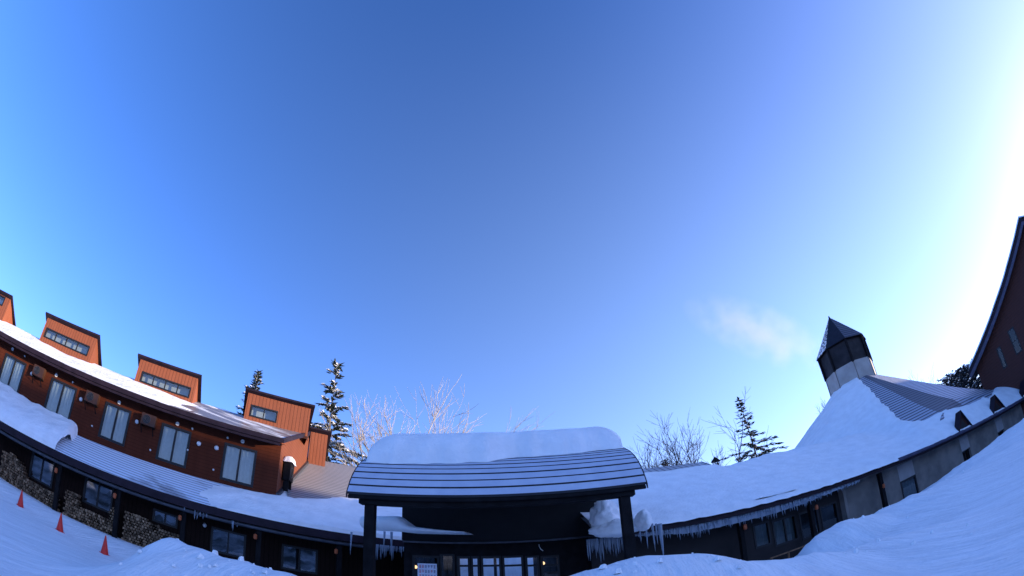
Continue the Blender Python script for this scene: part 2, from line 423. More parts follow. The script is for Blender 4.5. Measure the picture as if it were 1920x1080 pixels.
MOUND_R = [at(1020, 1104, 8.6), at(1075, 1090, 8.4), at(1098, 1077, 8.3), at(1125, 1076, 8.2), at(1165, 1062, 8.2), at(1205, 1046, 8.2), at(1228, 1051, 8.3), at(1255, 1047, 8.4), at(1290, 1056, 8.6), at(1322, 1068, 8.8), at(1365, 1060, 9.2), at(1420, 1056, 9.8), at(1470, 1055, 10.4), at(1510, 1052, 11.0), at(1560, 1040, 11.2), at(1604, 1026, 11.4), at(1640, 1036, 10.6), at(1690, 1052, 9.6)]
MOUND_F = [at(1512, 1049, 14.2), at(1528, 1020, 14.6), at(1541, 1003, 15.0), at(1566, 983, 15.6), at(1592, 975, 16.2), at(1625, 975, 16.8), at(1642, 965, 17.2), at(1700, 934, 18.5), at(1770, 905, 20.5), at(1835, 870, 23.0), at(1870, 851, 24.5), at(1886, 828, 25.5), at(1903, 800, 26.5), at(1925, 782, 28), at(1960, 750, 31)]
ml = ridge_fn(MOUND_L, [.8, 1.3] + [2.0] * (len(MOUND_L) - 2), [.7, 1.2] + [1.7] * (len(MOUND_L) - 2)); mr_ = ridge_fn(MOUND_R, 2.4, 1.0); mf = ridge_fn(MOUND_F, [.8, 1.0, 1.3, 1.8, 2.4, 3.0, 3.6, 5.0, 7, 8.5] + [9.0] * (len(MOUND_F) - 10), [.8, 1, 1.3, 1.6, 1.8, 2] + [2.4] * (len(MOUND_F) - 6))
def ground(x, y):
    r = hypot(x, y)
    S, D = x * LF.s.x + y * LF.s.y, x * LF.n.x + y * LF.n.y
    z = .06 * fbm(x, y, .25, 3, 2.0) * sm(2, 6, r)
    if x < 6: z += .50 * sm(16.5, 20.2, D) * (1 - sm(5, 9, x))
    a, b, c = ml(x, y), mr_(x, y), mf(x, y)
    h = max(a, b, c)
    lump = .13 * fbm(x, y, .7, 3, 9.0) + .05 * fbm(x, y, 1.9, 3, 4.0)
    z = max(z, h + lump * sm(.3, 1.0, h)) if h > .02 else z
    if 30 < y < 60 and abs(x) < 14: z += 2.9 * sm(30, 34, y)  # snow bank added behind the hall to turn its rear windows blue
    if r < 3.2: z = min(z, .1 + .2 * sm(1.5, 3.2, r))
    return z
def axis(lo, hi, st, far, g=1.22):
    a = [lo + st * i for i in range(int(round((hi - lo) / st)) + 1)]
    d, p = st, a[-1]
    while p < far: d *= g; p += d; a.append(p)
    d, p = st, a[0]
    while p > -far: d *= g; p -= d; a.insert(0, p)
    return a
gx = axis(-30, 34, .25, 3000); gy = axis(-2, 27, .25, 3000)
g = M()
for x in gx:
    for y in gy: g.v.append(V((x, y, ground(x, y) if abs(x) < 60 and -30 < y < 60 else 0)))
ny = len(gy)
g.f = [[i * ny + j, (i + 1) * ny + j, (i + 1) * ny + j + 1, i * ny + j + 1] for i in range(len(gx) - 1) for j in range(ny - 1)]
g.m = [0] * len(g.f); g.t = [1.0] * len(g.f)
g.build('snowy_ground', SNOWG, loc=(0, 0, 0), smooth=True, kind='structure', label='packed snow yard with ploughed banks')

ck = M(); rc = random.Random(12)
for q in range(170):
    ln = rc.choice((MOUND_L[1:], MOUND_R, MOUND_F[3:]))
    k = rc.randrange(len(ln) - 1); p = V(ln[k]).lerp(V(ln[k + 1]), rc.random())
    x, y = p.x + rc.gauss(0, .9), p.y - abs(rc.gauss(0, 1.3)) + .2
    r = .025 + .07 * rc.random() ** 3; z = ground(x, y) + r * .25
    vs = [V((x, y, z)) + V((rc.uniform(-1, 1), rc.uniform(-1, 1), 0)).normalized() * r * rc.uniform(.6, 1.2) + V((0, 0, -r * .6)) for _ in range(1)]
    a0 = rc.random() * 6; n_ = 5
    b_ = [V((x + r * cos(a0 + 2 * pi * j / n_) * rc.uniform(.7, 1.3), y + r * sin(a0 + 2 * pi * j / n_) * rc.uniform(.7, 1.3), z - r * .5)) for j in range(n_)]
    t_ = [V((x + r * .6 * cos(a0 + .4 + 2 * pi * j / n_), y + r * .6 * sin(a0 + .4 + 2 * pi * j / n_), z + r * rc.uniform(.3, .8))) for j in range(n_)]
    ck.add(b_ + t_, [(j, (j + 1) % n_, n_ + (j + 1) % n_, n_ + j) for j in range(n_)] + [list(range(n_, 2 * n_))])
ck.build('snow_clods', SNOW, kind='stuff', label='loose clods of snow scattered on the ploughed banks')

# wooded hill added out of view to keep the low sun off the yard
def crest(y):
    pts = [(-140, 22), (-60, 26), (-10, 29.2), (9, 29.3), (24, 28.0), (32, 23.5), (44, 20.5), (58, 17), (80, 12), (130, 4), (170, 0)]
    for (a, za), (b, zb) in zip(pts, pts[1:]):
        if a <= y <= b: return za + (zb - za) * (y - a) / (b - a)
    return 0
h = M()
def hf(u, v):
    y = -140 + 300 * u; x = 95 + 140 * v
    k = sm(0, .27, v) if v < .27 else 1 + .15 * (v - .27) - 1.0 * sm(.6, 1, v)
    yy = y - .035 * (x - 130)
    return (x, y, -1.5 + (crest(yy) + 1.5) * k + .5 * fbm(x, y, .06, 2, 3) * (v > .3) - (.6 if v > .3 else 0))
h.grid(hf, 90, 40)
h.build('hill', HILLM, smooth=True, kind='structure', label='unseen wooded hill added behind the gabled building to shade the yard')

m = M()  # hills added behind the camera to give the windows a dark reflection
def hf2(u, v):
    a = R(112 + 176 * u); r = 80 + 190 * v
    hh = (15 + 7 * fbm(a * 6, 0, 1, 3, 4) + 3 * fbm(a * 30, v, 1, 2, 6)) * sm(0, .35, v) * (1 - sm(.7, 1, v)) * sm(0, .12, u) * sm(0, .15, 1 - u)
    return (r * sin(a), r * cos(a), hh - .8)
m.grid(hf2, 160, 24); m.build('hill', HILLM, smooth=True, kind='structure', label='unseen wooded hills added behind the camera for the windows to reflect')

# ------------------------------------------------------------------ left lodge wing
D_U, D_G, D_W, D_E, D_R, D_D = 23.2, 20.5, 22.0, 22.35, 28.0, 26.5
SL = -34.0
S_c = LF.hit(517, 930, D_U)[0]
zG = lambda S: 3.36 + .020 * S if S < 0 else 3.36
def zLow(S, D): return zG(S) + .555 * (D - D_G)
def zUp(D): return 7.62 + .425 * (D - D_E)
lodge = thing('lodge_wing', 'long two storey red brown lodge wing with orange dormers', 'building', LF.P(-10, 25, 0))

wt = [(12.5, 661), (51.4, 677.8), (97.2, 712.5), (144.4, 730.6), (198.6, 758), (245.8, 773.6), (304.2, 799.4), (358.3, 813.3), (422.8, 831.7), (481.9, 844.2)]
upw = []
for a, b in zip(wt[::2], wt[1::2]):
    upw.append((LF.hit(*a, D_U)[0], LF.hit(*b, D_U)[0], 5.06, 6.92))
pitch = upw[1][0] - upw[0][0]
for k in (1, 2, 3): upw.insert(0, (upw[0][0] - pitch, upw[0][1] - pitch, 5.06, 6.92))
upw = [u for u in upw if u[0] > SL + .5]
m = M(); wall(m, LF, SL, S_c, 4.2, 7.75, D_U, upw)
m.build('upper_wall', SIDING, lodge)
for i, u in enumerate(upw): window(lodge, LF, *u, D_U, 2, 'full', fw=.095)
# right end wall of the upper storey, set at a skew, running back to the dormer box
pA = LF.P(S_c, D_U, 0)
e2 = azel(-27.1, 0, 29.4); e2.z = 0
S_b, D_b = LF.SD(e2)
def endpt(t, z): p = pA.lerp(e2, t); return V((p.x, p.y, z))
edir = (e2 - pA).normalized(); eout = V((edir.y, -edir.x, 0))
m = M()
for i in range(8):
    t0, t1 = i / 8, (i + 1) / 8
    q = lambda t: LF.SD(pA.lerp(e2, t))
    (s0, d0), (s1, d1) = q(t0), q(t1)
    m.poly(endpt(t0, zLow(s0, d0) - .3), endpt(t1, zLow(s1, d1) - .3), endpt(t1, min(zUp(d1), 9.98) - .05), endpt(t0, zUp(d0) - .05))
m.build('end_wall', ENDW, lodge)
m = M()   # sheet flashing along the foot of the end wall
for t0, t1 in ((.0, 1.0),):
    (s0, d0), (s1, d1) = LF.SD(pA), LF.SD(e2)
    m.prism([endpt(0, zLow(s0, d0) - .02), endpt(0, zLow(s0, d0) + .18), endpt(1, zLow(s1, d1) + .18), endpt(1, zLow(s1, d1) - .02)], eout * .16)
m.build('flashing', GUTTER, lodge)
# upper roof
def S_end(D): return S_c + .28 + (S_b - S_c) * (D - D_U) / (D_b - D_U)
m = M()
def rf(u, v):
    D = D_E + (D_R - D_E) * v
    S = SL + (S_end(D) - SL) * u
    return LF.P(S, D, zUp(D))
m.grid(rf, 30, 6)
m.mi = 1; m.poly(LF.P(SL, D_R, zUp(D_R)), LF.P(S_end(D_R), D_R, zUp(D_R)), LF.P(S_end(D_R), D_R + 5.5, 7.6), LF.P(SL, D_R + 5.5, 7.6))
m.build('upper_roof', [ROOFU, ROOFB], lodge)
m = M(); m.fbox(LF, SL, S_end(D_E), D_E - .05, D_E - .002, 7.45, 7.69)
m.fbox(LF, SL, S_end(D_E) - .1, D_E + .02, D_E + .12, 7.31, 7.445)
m.prism([LF.P(S_end(D_E) + .003, D_E - .05, 7.45), LF.P(S_end(D_E) + .003, D_E - .05, 7.70), LF.P(S_end(D_R) + .003, D_R, zUp(D_R) + .06), LF.P(S_end(D_R) + .003, D_R, zUp(D_R) - .2)], LF.s * .05)
m.build('fascia', TRIM, lodge)
m = M(); m.poly(LF.P(SL, D_E + .12, 7.44), LF.P(S_end(D_E), D_E + .12, 7.44), LF.P(S_end(D_U), D_U + .02, 7.60), LF.P(SL, D_U + .02, 7.60))
m.build('soffit', SOFFIT, lodge)

# dormers: a tall front with ribbed siding and a lean-to roof falling back to the ridge
def dormer(tl, tr, D, zb, zt, depth, zr, win=None, panes=4, name='dormer'):
    S0 = LF.hit(*tl, D)[0]; S1 = LF.hit(*tr, D)[0]
    holes = []
    if win:
        a, b, c = LF.hit(*win[0], D), LF.hit(*win[1], D), LF.hit(*win[2], D)
        zz1 = (a[1] + b[1]) / 2; zz0 = zz1 - (win[3] if len(win) > 3 else .62)
        holes = [(a[0], b[0], zz0, zz1)]
    m = M(); wall(m, LF, S0, S1, zb, zt - .02, D, holes, .12)
    mm = m.build(name, RIBBED, lodge)
    for S in (S0, S1):
        s = M(); s.poly(LF.P(S, D, zb), LF.P(S, D + depth, zb), LF.P(S, D + depth, zr - .04), LF.P(S, D, zt - .02))
        s.build('cheek', RIBBED, mm)
    r = M(); o = .22
    a = V((0, 0, .11))
    pts = [LF.P(S0 - o, D - o, zt + .02), LF.P(S1 + o, D - o, zt + .02), LF.P(S1 + o, D + depth + .25, zr - .05), LF.P(S0 - o, D + depth + .25, zr - .05)]
    r.prism(pts, a); r.build('roof', TRIM, mm)
    f = M(); f.fbox(LF, S0 + .01, S1 - .01, D - .03, D - .002, zb, zb + .16); f.build('base_band', TRIM2, mm)  # brown band along the foot of the dormer front
    if holes:
        hh = holes[0]
        w, gl = window(mm, LF, *hh, D, panes, None, fw=.06)
        gl.m = [0]; gl.build('pane', GLASS, mm)
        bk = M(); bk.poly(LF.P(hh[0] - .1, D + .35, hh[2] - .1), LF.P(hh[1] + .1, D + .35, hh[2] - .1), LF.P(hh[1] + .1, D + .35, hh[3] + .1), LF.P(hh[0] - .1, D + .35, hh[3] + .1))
        bk.build('pane_backing', SKY_GREY, mm)  # sheet added behind the panes to lighten them like reflected sky
    return mm
zb = zUp(D_D) - .25
dormer((-120, 470), (24, 553), D_D, zb, 11.25, 1.75, 10.0, ((-95, 500), (11, 557), (8, 578)), 4)
dormer((92, 590), (181, 640), D_D, zb, 11.27, 1.75, 10.0, ((88.9, 613.9), (168, 651.4), (161, 671)), 4)
dormer((264, 673), (371, 712), D_D, zb, 11.06, 1.75, 10.0, ((268, 697), (358, 727.8), (352, 747)), 4)
dormer((466, 737), (584, 760), D_D + .1, zb, 11.16, 1.9, 10.0, ((472, 760.8), (520.8, 770.6), (518, 792), .68), 2)
dl = dormer((583, 813), (615, 815), 29.5, 8.0, 10.68, 1.9, 8.9, None)

# lower storey: wall, windows, lean-to roof, fascia, gutter, posts
gw = []
for a, b, c in (((-62, 742), (2, 776), (-70, 830)), ((65, 833), (107, 849), (83, 908)), ((163, 886), (215, 905), (206, 962)), ((289, 953), (333, 970), (330, 990)), ((398, 989), (461, 1003), (452, 1046)), ((530, 1020), (595, 1033), (592, 1076))):
    A, B, Cc = LF.hit(*a, D_W), LF.hit(*b, D_W), LF.hit(*c, D_W)
    zt = (A[1] + B[1]) / 2
    gw.append((A[0], B[0], Cc[1] if Cc[1] < zt - .2 else zt - .6, zt))
S_we = 8.0
m = M(); wall(m, LF, SL, S_we, 0, lambda S: zLow(S, D_W) - .25, D_W, gw)
m.build('lower_wall', DARKWOOD, lodge)
for i, u in enumerate(gw):
    window(lodge, LF, *u, D_W, 2, None, GLASSR)
def lowS1(D): return 10.0
m = M()
m.grid(lambda u, v: LF.P(SL + (S_c + .6 - SL) * u, D_G + (D_U - D_G) * v, zLow(SL + (S_c + .6 - SL) * u, D_G + (D_U - D_G) * v)), 24, 3)
m.build('lower_roof', ROOFM, lodge)
m = M()
m.grid(lambda u, v: LF.P(S_c + .6 + (11.5 - S_c - .6) * u, D_G + 10.2 * v, zLow(1, D_G + 10.2 * v) + .002), 10, 6)
m.poly(LF.P(S_c + .6, D_G + 10.2, zLow(1, D_G + 10.2)), LF.P(11.5, D_G + 10.2, zLow(1, D_G + 10.2)), LF.P(11.5, D_G + 16, 5), LF.P(S_c + .6, D_G + 16, 5))
m.build('lower_roof', ROOFB, lodge)
S_ge = 8.2
m = M(); n = 24
for k in range(n):
    a, b = SL + (S_ge - SL) * k / n, SL + (S_ge - SL) * (k + 1) / n
    p = [LF.P(a, D_G - .06, zG(a) - .34), LF.P(b, D_G - .06, zG(b) - .34), LF.P(b, D_G - .06, zG(b) + .02), LF.P(a, D_G - .06, zG(a) + .02)]
    m.prism(p, LF.n * .056)
m.build('eave_board', TRIM, lodge)
m = M(); m.tube([LF.P(SL + (S_ge - SL) * k / n, D_G + .10, zG(SL + (S_ge - SL) * k / n) - .45) for k in range(n + 1)], .085, 8)
m.build('gutter', GUTTER, lodge, smooth=True)
m = M(); m.grid(lambda u, v: LF.P(SL + (S_ge - SL) * u, D_G + .2 + (D_W - D_G - .2) * v, zG(SL + (S_ge - SL) * u) - .36 + .5 * v), 12, 1)
m.build('eave_soffit', DARK, lodge)
posts = []
for (px, py) in ((-2, 800), (119.4, 846.7), (227.8, 896.7), (348.6, 938.3), (488, 974), (637, 1000)):
    S, z = LF.hit(px, py, D_G + .28); posts.append(S)
    m = M(); m.fbox(LF, S - .11, S + .11, D_G + .18, D_G + .40, -.3, zG(S) - .37)
    m.build('post', DARK, lodge)
for S in posts[1:]:
    m = M(); c = LF.P(S - .16, D_G + .12, zG(S) - .98)
    m.tube([c, c + V((0, 0, .05)), c + V((0, 0, .2)), c + V((0, 0, .24))], [.05, .085, .085, .04], 10)
    m.mi = 1; m.box(c + V((-.02, -.02, .24)), (.04, 0, 0), (0, .04, 0), (0, 0, .10)); m.box(c + LF.n * .03 + V((0, 0, .32)), LF.n * .1, (.03, 0, 0), (0, 0, .03))
    m.build('lantern', [LAMP_O, DARK], lodge, smooth=False)
# vents and fittings on both storeys
for px, py, r in ((60, 701, .11), (152, 749, .11), (257, 791, .11), (373, 832, .12), (406, 840, .12), (352, 844, .05), (282, 844, .05), (173, 799, .05), (400, 881, .05)):
    round_vent(lodge, LF, px, py, D_U, r)
for px, py in ((106, 704), (224, 755), (333, 795), (455, 828), (24, 655)):
    round_vent(lodge, LF, px, py, D_U, .10, True)
for px, py in ((137, 717), (361, 804), (427, 821), (47, 668)):
    round_vent(lodge, LF, px, py, D_U, .06)
for px, py in ((24, 813), (121, 866), (152, 882), (229, 915), (384, 985)):
    round_vent(lodge, LF, px, py, D_W, .10)

# wall-hung air conditioner units on the upper wall
for px, py, lab in ((73, 697, 'brown boxed air conditioner hung on upper wall between first and second windows from the left'),
                    (173, 746, 'brown boxed air conditioner on upper wall left of the third window from the left'),
                    (279, 788, 'brown boxed air conditioner on upper wall, last before the two right windows')):
    S, z = LF.hit(px, py, D_U - .25); z0 = z - .30
    t = thing('air_conditioner', lab, 'air conditioner', LF.P(S, D_U - .2, z0), 'air conditioners on the upper wall')
    m = M(); m.fbox(LF, S - .42, S + .42, D_U - .36, D_U - .06, z0, z0 + .58); m.build('casing', CASING, t)
    m = M(); c = LF.P(S - .1, D_U - .362, z0 + .3)
    for rr in (.22, .15, .08):
        k = 14; m.tube([c - LF.n * .012 + LF.s * rr * cos(2 * pi * j / k) + V((0, 0, rr * sin(2 * pi * j / k))) for j in range(k + 1)], .010, 4, False)
    m.build('fan_guard', GUTTER, t)
    m = M(); m.tube([c - LF.n * .002, c - LF.n * .006], .23, 16); m.build('fan_opening', FRAME, t)
    for q in (-.34, .34):
        m = M(); m.fbox(LF, S + q - .025, S + q + .025, D_U - .42, D_U - .003, z0 - .06, z0 - .002)
        m.prism([LF.P(S + q - .02, D_U - .003, z0 - .40), LF.P(S + q - .02, D_U - .003, z0 - .34), LF.P(S + q - .02, D_U - .40, z0 - .062), LF.P(S + q - .02, D_U - .44, z0 - .062)], LF.s * .04)
        m.build('bracket', DARK, t)
# unit in front of the end wall, with a cap of snow
c0 = endpt(.17, 0) + eout * .30
S_, D_ = LF.SD(c0); zz = zLow(S_, D_) + .55
t = thing('air_conditioner', 'dark outdoor air conditioner capped with snow beside the lodge end wall', 'air conditioner', (c0.x, c0.y, zz))
m = M(); m.box(V((c0.x, c0.y, zz)) - edir * .42 - eout * .22, edir * .84, eout * .36, (0, 0, .95)); m.build('casing', DARK, t)
m = M(); k = 14; cc = V((c0.x, c0.y, zz + .48)) + eout * .143
m.tube([cc + edir * .27 * cos(2 * pi * j / k) + V((0, 0, .27 * sin(2 * pi * j / k))) for j in range(k + 1)], .014, 4, False); m.build('fan_guard', GUTTER, t)
for q in (-.34, .30):
    m = M(); m.box(V((c0.x, c0.y, zz - .6)) + edir * q - eout * .2, edir * .05, eout * .3, (0, 0, .598)); m.build('leg', DARK, t)
m = M()
def capf(u, v):
    a, b = (u - .5) * 2, (v - .5) * 2
    e = max(0, 1 - a ** 4) * max(0, 1 - b ** 4)
    p = V((c0.x, c0.y, zz + .951)) + edir * a * .50 - eout * .04 + eout * b * .27
    return p + V((0, 0, .36 * sqrt(e) + .03 * NZ.noise(p * 3)))
m.grid(capf, 14, 10); m.build('snow_cap', SNOW, t, smooth=True)

# ------------------------------------------------------------------ roof snow on the left wing
def sheet(S0, S1, nS, vlo, vhi, nv, fn): 
    m = M(); m.grid(lambda u, v: fn(S0 + (S1 - S0) * u, vlo + (vhi - vlo) * v), nS, nv); return m
def upsnow(S, D):
    e = 1 - sm(-7.5, -4.2, S + .9 * fbm(S, D, .5, 3, 1))
    th = .16 * e + .05 * fbm(S * .6, D, 1.1, 3, 5) - .03
    if D > 27.3: th -= .16 * sm(27.3, 28.0, D) * (.6 + fbm(S, 0, .4, 2, 8))
    th -= .05 * sm(.1, .6, fbm(S * .35, D * 1.6, .8, 3, 12)) * sm(22.6, 23, D)
    return LF.P(S, D, zUp(D) + (th if D > D_E + .05 else min(th, .10)))
m = sheet(SL, -2.8, 160, D_E - .03, 27.95, 30, upsnow)
m.build('roof_snow', SNOW, smooth=True, kind='stuff', label='thin sunlit snow on the upper lodge roof', cat='snow')
Sb0 = LF.hit(118, 826, D_G)[0]; Sb1 = LF.hit(149, 789, D_U - .2)[0]
def blk(S, D):
    v = (D - D_G) / (D_U - D_G)
    se = Sb0 + (Sb1 - Sb0) * v + .12 * fbm(D, 0, 1.5, 2, 3)
    e = max(0.0, min(1.0, (se - S) / .55)); e = sqrt(max(0, 1 - (1 - e) ** 2.2))
    f = max(0.0, min(1.0, (v + .02) / .30)); f = sqrt(max(0, 1 - (1 - f) ** 2.0))
    th = (.62 + .55 * sm(-14, -21.5, S)) * (.35 + .65 * f) + .10 * fbm(S, D, .9, 3, 7)
    th *= e
    return LF.P(S, D, zLow(S, D) + (th if e > 0 else -.05) + .004)
Se_ = Sb1 + .15
sq = lambda u: Se_ - (Se_ - SL) * (1 - u) ** 1.8
m = M(); m.grid(lambda u, v: blk(sq(u), D_G - .04 + (D_U - .02 - D_G + .04) * v), 130, 22)
# front lip of the block down to the roof edge
m.grid(lambda u, v: (lambda S: blk(S, D_G - .04).lerp(LF.P(S, D_G - .05, zG(S)), v))(sq(u)), 130, 2)
m.build('roof_snow', SNOW, smooth=True, kind='stuff', label='thick snow block left on the lower lodge roof', cat='snow')
def lows(S, D):
    # drift on the wide lower roof beside the entrance; the top stays bare
    Db = 23.4 + .40 * sm(0, 2.5, S) + .9 * sm(2.2, 4.2, S) + .9 * sm(4.0, 6.5, S) + .25 * fbm(S, D, .7, 3, 4)
    e = 1 - sm(Db - .7, Db + .1, D)
    l = sm(-3.6, .2, S + .8 * fbm(S, D, .9, 3, 2) + .5 * (21.2 - D))
    th = .26 * e * l + .06 * fbm(S, D, .7, 3, 6) * e - .03
    if e * l < .02: th = -.05
    return LF.P(S, D, zLow(S, D) + th)
m = sheet(-4.5, 8.2, 90, D_G - .03, 26.5, 60, lows)
m.grid(lambda u, v: (lambda S: lows(S, D_G - .03).lerp(LF.P(S, D_G - .05, zG(S) - .02), v))(-2.0 + 10.2 * u), 60, 2)
m.build('roof_snow', SNOW, smooth=True, kind='stuff', label='snow drift on the low roof left of the canopy', cat='snow')

# ------------------------------------------------------------------ firewood stacked along the wall
def woodpile(S0, S1, prof, label):
    rnd = random.Random(int(S0 * 31)); m = M(); y = None
    r0 = .075; row = 0; zbase = ground(*LF.P((S0 + S1) / 2, D_W - .5, 0).xy) - .05
    z = zbase
    while z < zbase + 1.9:
        S = S0 + (row % 2) * r0 + .04
        while S < S1 - .04:
            hgt = prof((S - S0) / (S1 - S0))
            if z - zbase < hgt + .06 * NZ.noise(V((S * 2, 0, row))):
                r = r0 * rnd.uniform(.75, 1.12); k = rnd.choice((3, 4, 5, 6))
                c = LF.P(S + rnd.uniform(-.015, .015), D_W - .62 + rnd.uniform(-.05, .05), z + r0)
                m.tone = rnd.choice((.35, .5, .6, .75, .9, 1.0, 1.2, 1.6)) * rnd.uniform(.8, 1.1)
                ax = (LF.n + LF.s * rnd.uniform(-.05, .05)).normalized()
                m.tube([c, c + ax * .5], r, k)
            S += r0 * 2
        z += r0 * 1.72; row += 1
    o = m.build('firewood_stack', LOGM, label=label, cat='firewood', group='firewood stacked along the lodge wall')
P = posts
woodpile(P[0] + .2, P[1] - .2, lambda t: 1.40 - .72 * sm(.28, .52, t), 'firewood stack under the leftmost whole ground floor window, tall at its left end')
woodpile(P[1] + .2, P[2] - .2, lambda t: 1.25 - .55 * sm(.22, .32, t) + .6 * sm(.84, .88, t), 'firewood stack under the second ground floor window, low in the middle')
woodpile(P[2] + .2, P[3] - .15, lambda t: 1.3 - .25 * sm(.35, .9, t), 'tall unbroken firewood stack below the small dark window')

# ------------------------------------------------------------------ traffic cones
for (tx, ty, bx, by, lab) in ((38, 918, 38, 950, 'red traffic cone farthest left, below the dark window'),
                              (114, 962, 112, 996, 'red traffic cone standing middle of the row on the snow'),
                              (195, 1003, 196, 1039, 'red traffic cone nearest the snow mound')):
    d = ray(bx, by); dd = None
    for q in range(60, 320):
        p = EYE + d * (q * .1)
        if p.z <= ground(p.x, p.y): dd = p; break
    dd = dd or at(bx, by, 18)
    hgt = at(tx, ty, hypot(dd.x, dd.y)).z - dd.z
    gz = ground(dd.x, dd.y); b = V((dd.x, dd.y, gz))
    t = thing('traffic_cone', lab, 'traffic cone', b, 'red traffic cones along the lodge')
    m = M(); r = hgt * .24
    m.tube([b + V((0, 0, .0)), b + V((0, 0, .03)), b + V((0, 0, hgt * .5)), b + V((0, 0, hgt - .03)), b + V((0, 0, hgt))], [r, r * .98, r * .56, r * .16, r * .10], 16)
    m.build('cone_body', CONE_R, t, smooth=True)
    m = M(); m.box(b + V((-r * .95, -r * .95, -.03)), (r * 1.9, 0, 0), (0, r * 1.9, 0), (0, 0, .045)); m.build('base_plate', CONE_R, t)

# ------------------------------------------------------------------ entrance canopy (barrel roof on two columns)
can = thing('entrance_canopy', 'barrel roofed entrance canopy on two dark columns', 'canopy', CF.P(-.4, 15, 0))
cS0 = CF.hit(651, 919, 11)[0]; cS1 = CF.hit(1213.6, 916, 11)[0]
zE = 3.66
prof = [(0, 0), (.17, .33), (.42, .64), (.78, .96), (1.25, 1.25), (1.9, 1.55), (2.7, 1.79), (3.4, 1.90), (4.0, 1.93)]
def bz(q):
    q = q if q <= 4 else 8 - q
    for (a, za), (b, zb_) in zip(prof, prof[1:]):
        if a <= q <= b: return za + (zb_ - za) * (q - a) / (b - a)
    return 0
# arc-length table
arc = [(0, 0, 0)]
N_ = 400
for i in range(1, N_ + 1):
    q = 8 * i / N_; L = arc[-1][0] + hypot(q - arc[-1][1], bz(q) - bz(arc[-1][1])); arc.append((L, q))
def atarc(L):
    for i in range(1, len(arc)):
        if arc[i][0] >= L: return arc[i][1]
    return 8.0
LT = arc[-1][0]; step = .285; ns = int(LT / step)
m = M()
for i in range(ns):
    q0, q1 = atarc(i * step), atarc((i + 1) * step - .035)
    q2 = atarc((i + 1) * step)
    p = lambda q, dz, S: CF.P(S, 11 + q, zE + bz(q) + dz)
    m.mi = 0
    m.poly(p(q0, .045, cS0), p(q0, .045, cS1), p(q1, .035, cS1), p(q1, .035, cS0))
    m.mi = 1
    m.poly(p(q0, -.02, cS0), p(q0, -.02, cS1), p(q0, .045, cS1), p(q0, .045, cS0))
    m.poly(p(q1, .035, cS0), p(q1, .035, cS1), p(q2, -.02, cS1), p(q2, -.02, cS0))
m.build('roof', [ROOFC, ROOFJ], can)
m = M()
m.grid(lambda u, v: CF.P(cS0 + .02 + (cS1 - cS0 - .04) * u, 11.02 + 7.96 * v, zE - .03 + bz(8 * v)), 2, 40)
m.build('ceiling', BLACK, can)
for S in (cS0, cS1):
    m = M()
    for k in range(40):
        q0, q1 = 8 * k / 40, 8 * (k + 1) / 40
        d = .03 if S == cS1 else -.03
        m.prism([CF.P(S, 11 + q0, zE + bz(q0) - .09), CF.P(S, 11 + q1, zE + bz(q1) - .09), CF.P(S, 11 + q1, zE + bz(q1) + .04), CF.P(S, 11 + q0, zE + bz(q0) + .04)], CF.s * d)
    m.build('verge_trim', TRIM, can)
m = M(); m.fbox(CF, cS0 + .03, cS1 - .03, 10.97, 11.06, zE - .09, zE - .022); m.fbox(CF, cS0 + .3, cS1 - .3, 11.061, 11.38, zE - .20, zE - .025); m.build('front_beam', DARK, can)
cols = []
for px in (696, 1170):
    S = CF.hit(px, 932, 11.25)[0]; cols.append(S)
    m = M(); m.fbox(CF, S - .125, S + .125, 11.12, 11.37, -.2, zE - .201)
    m.build('column', DARK, can)
    m = M(); m.fbox(CF, S - .125, S + .125, 18.2, 18.45, -.2, zE - .2); m.build('column', DARK, can)
# loaf of snow on the canopy: lower edge wanders along the joints, ends are rounded
def q_front(S):
    u = (S - cS0) / (cS1 - cS0)
    base = 1.02 - .05 * sm(0, .1, u) + .10 * sm(.1, .45, u) + .42 * sm(.44, .60, u) + .25 * sm(.7, 1.0, u)
    return base + .08 * fbm(S, 0, 1.8, 4, 2)
m = M()
def loaf(u, v):
    xl, xr = cS0 + .12, cS1 - .02
    S = xl + (xr - xl) * u
    q0 = q_front(S); q1 = 7.1
    q = q0 + (q1 - q0) * v
    a = min((S - xl) / .75, (xr - S) / .62, 1.0); a = sqrt(max(0, 1 - (1 - a) ** 2))
    f = min((q - q0) / .75, 1.0, (q1 - q) / .8); f = sqrt(max(0, 1 - (1 - f) ** 2))
    f0 = .30 * sm(0, .02, v) * sm(0, .03, 1 - v)
    th = .72 * a * max(f, f0) + .03 * fbm(S, q, .8, 3, 3) * a * f
    bul = .10 * sin(pi * min(1, max(0, a))) * (1 if u > .5 else -1) * f
    return CF.P(S + bul, 11 + q - .06 * f * (1 - sm(0, .25, v)), zE + bz(q) + .05 + th)
m.grid(loaf, 90, 60)
m.build('roof_snow', SNOW, smooth=True, kind='stuff', label='deep rounded loaf of snow on the canopy roof', cat='snow')

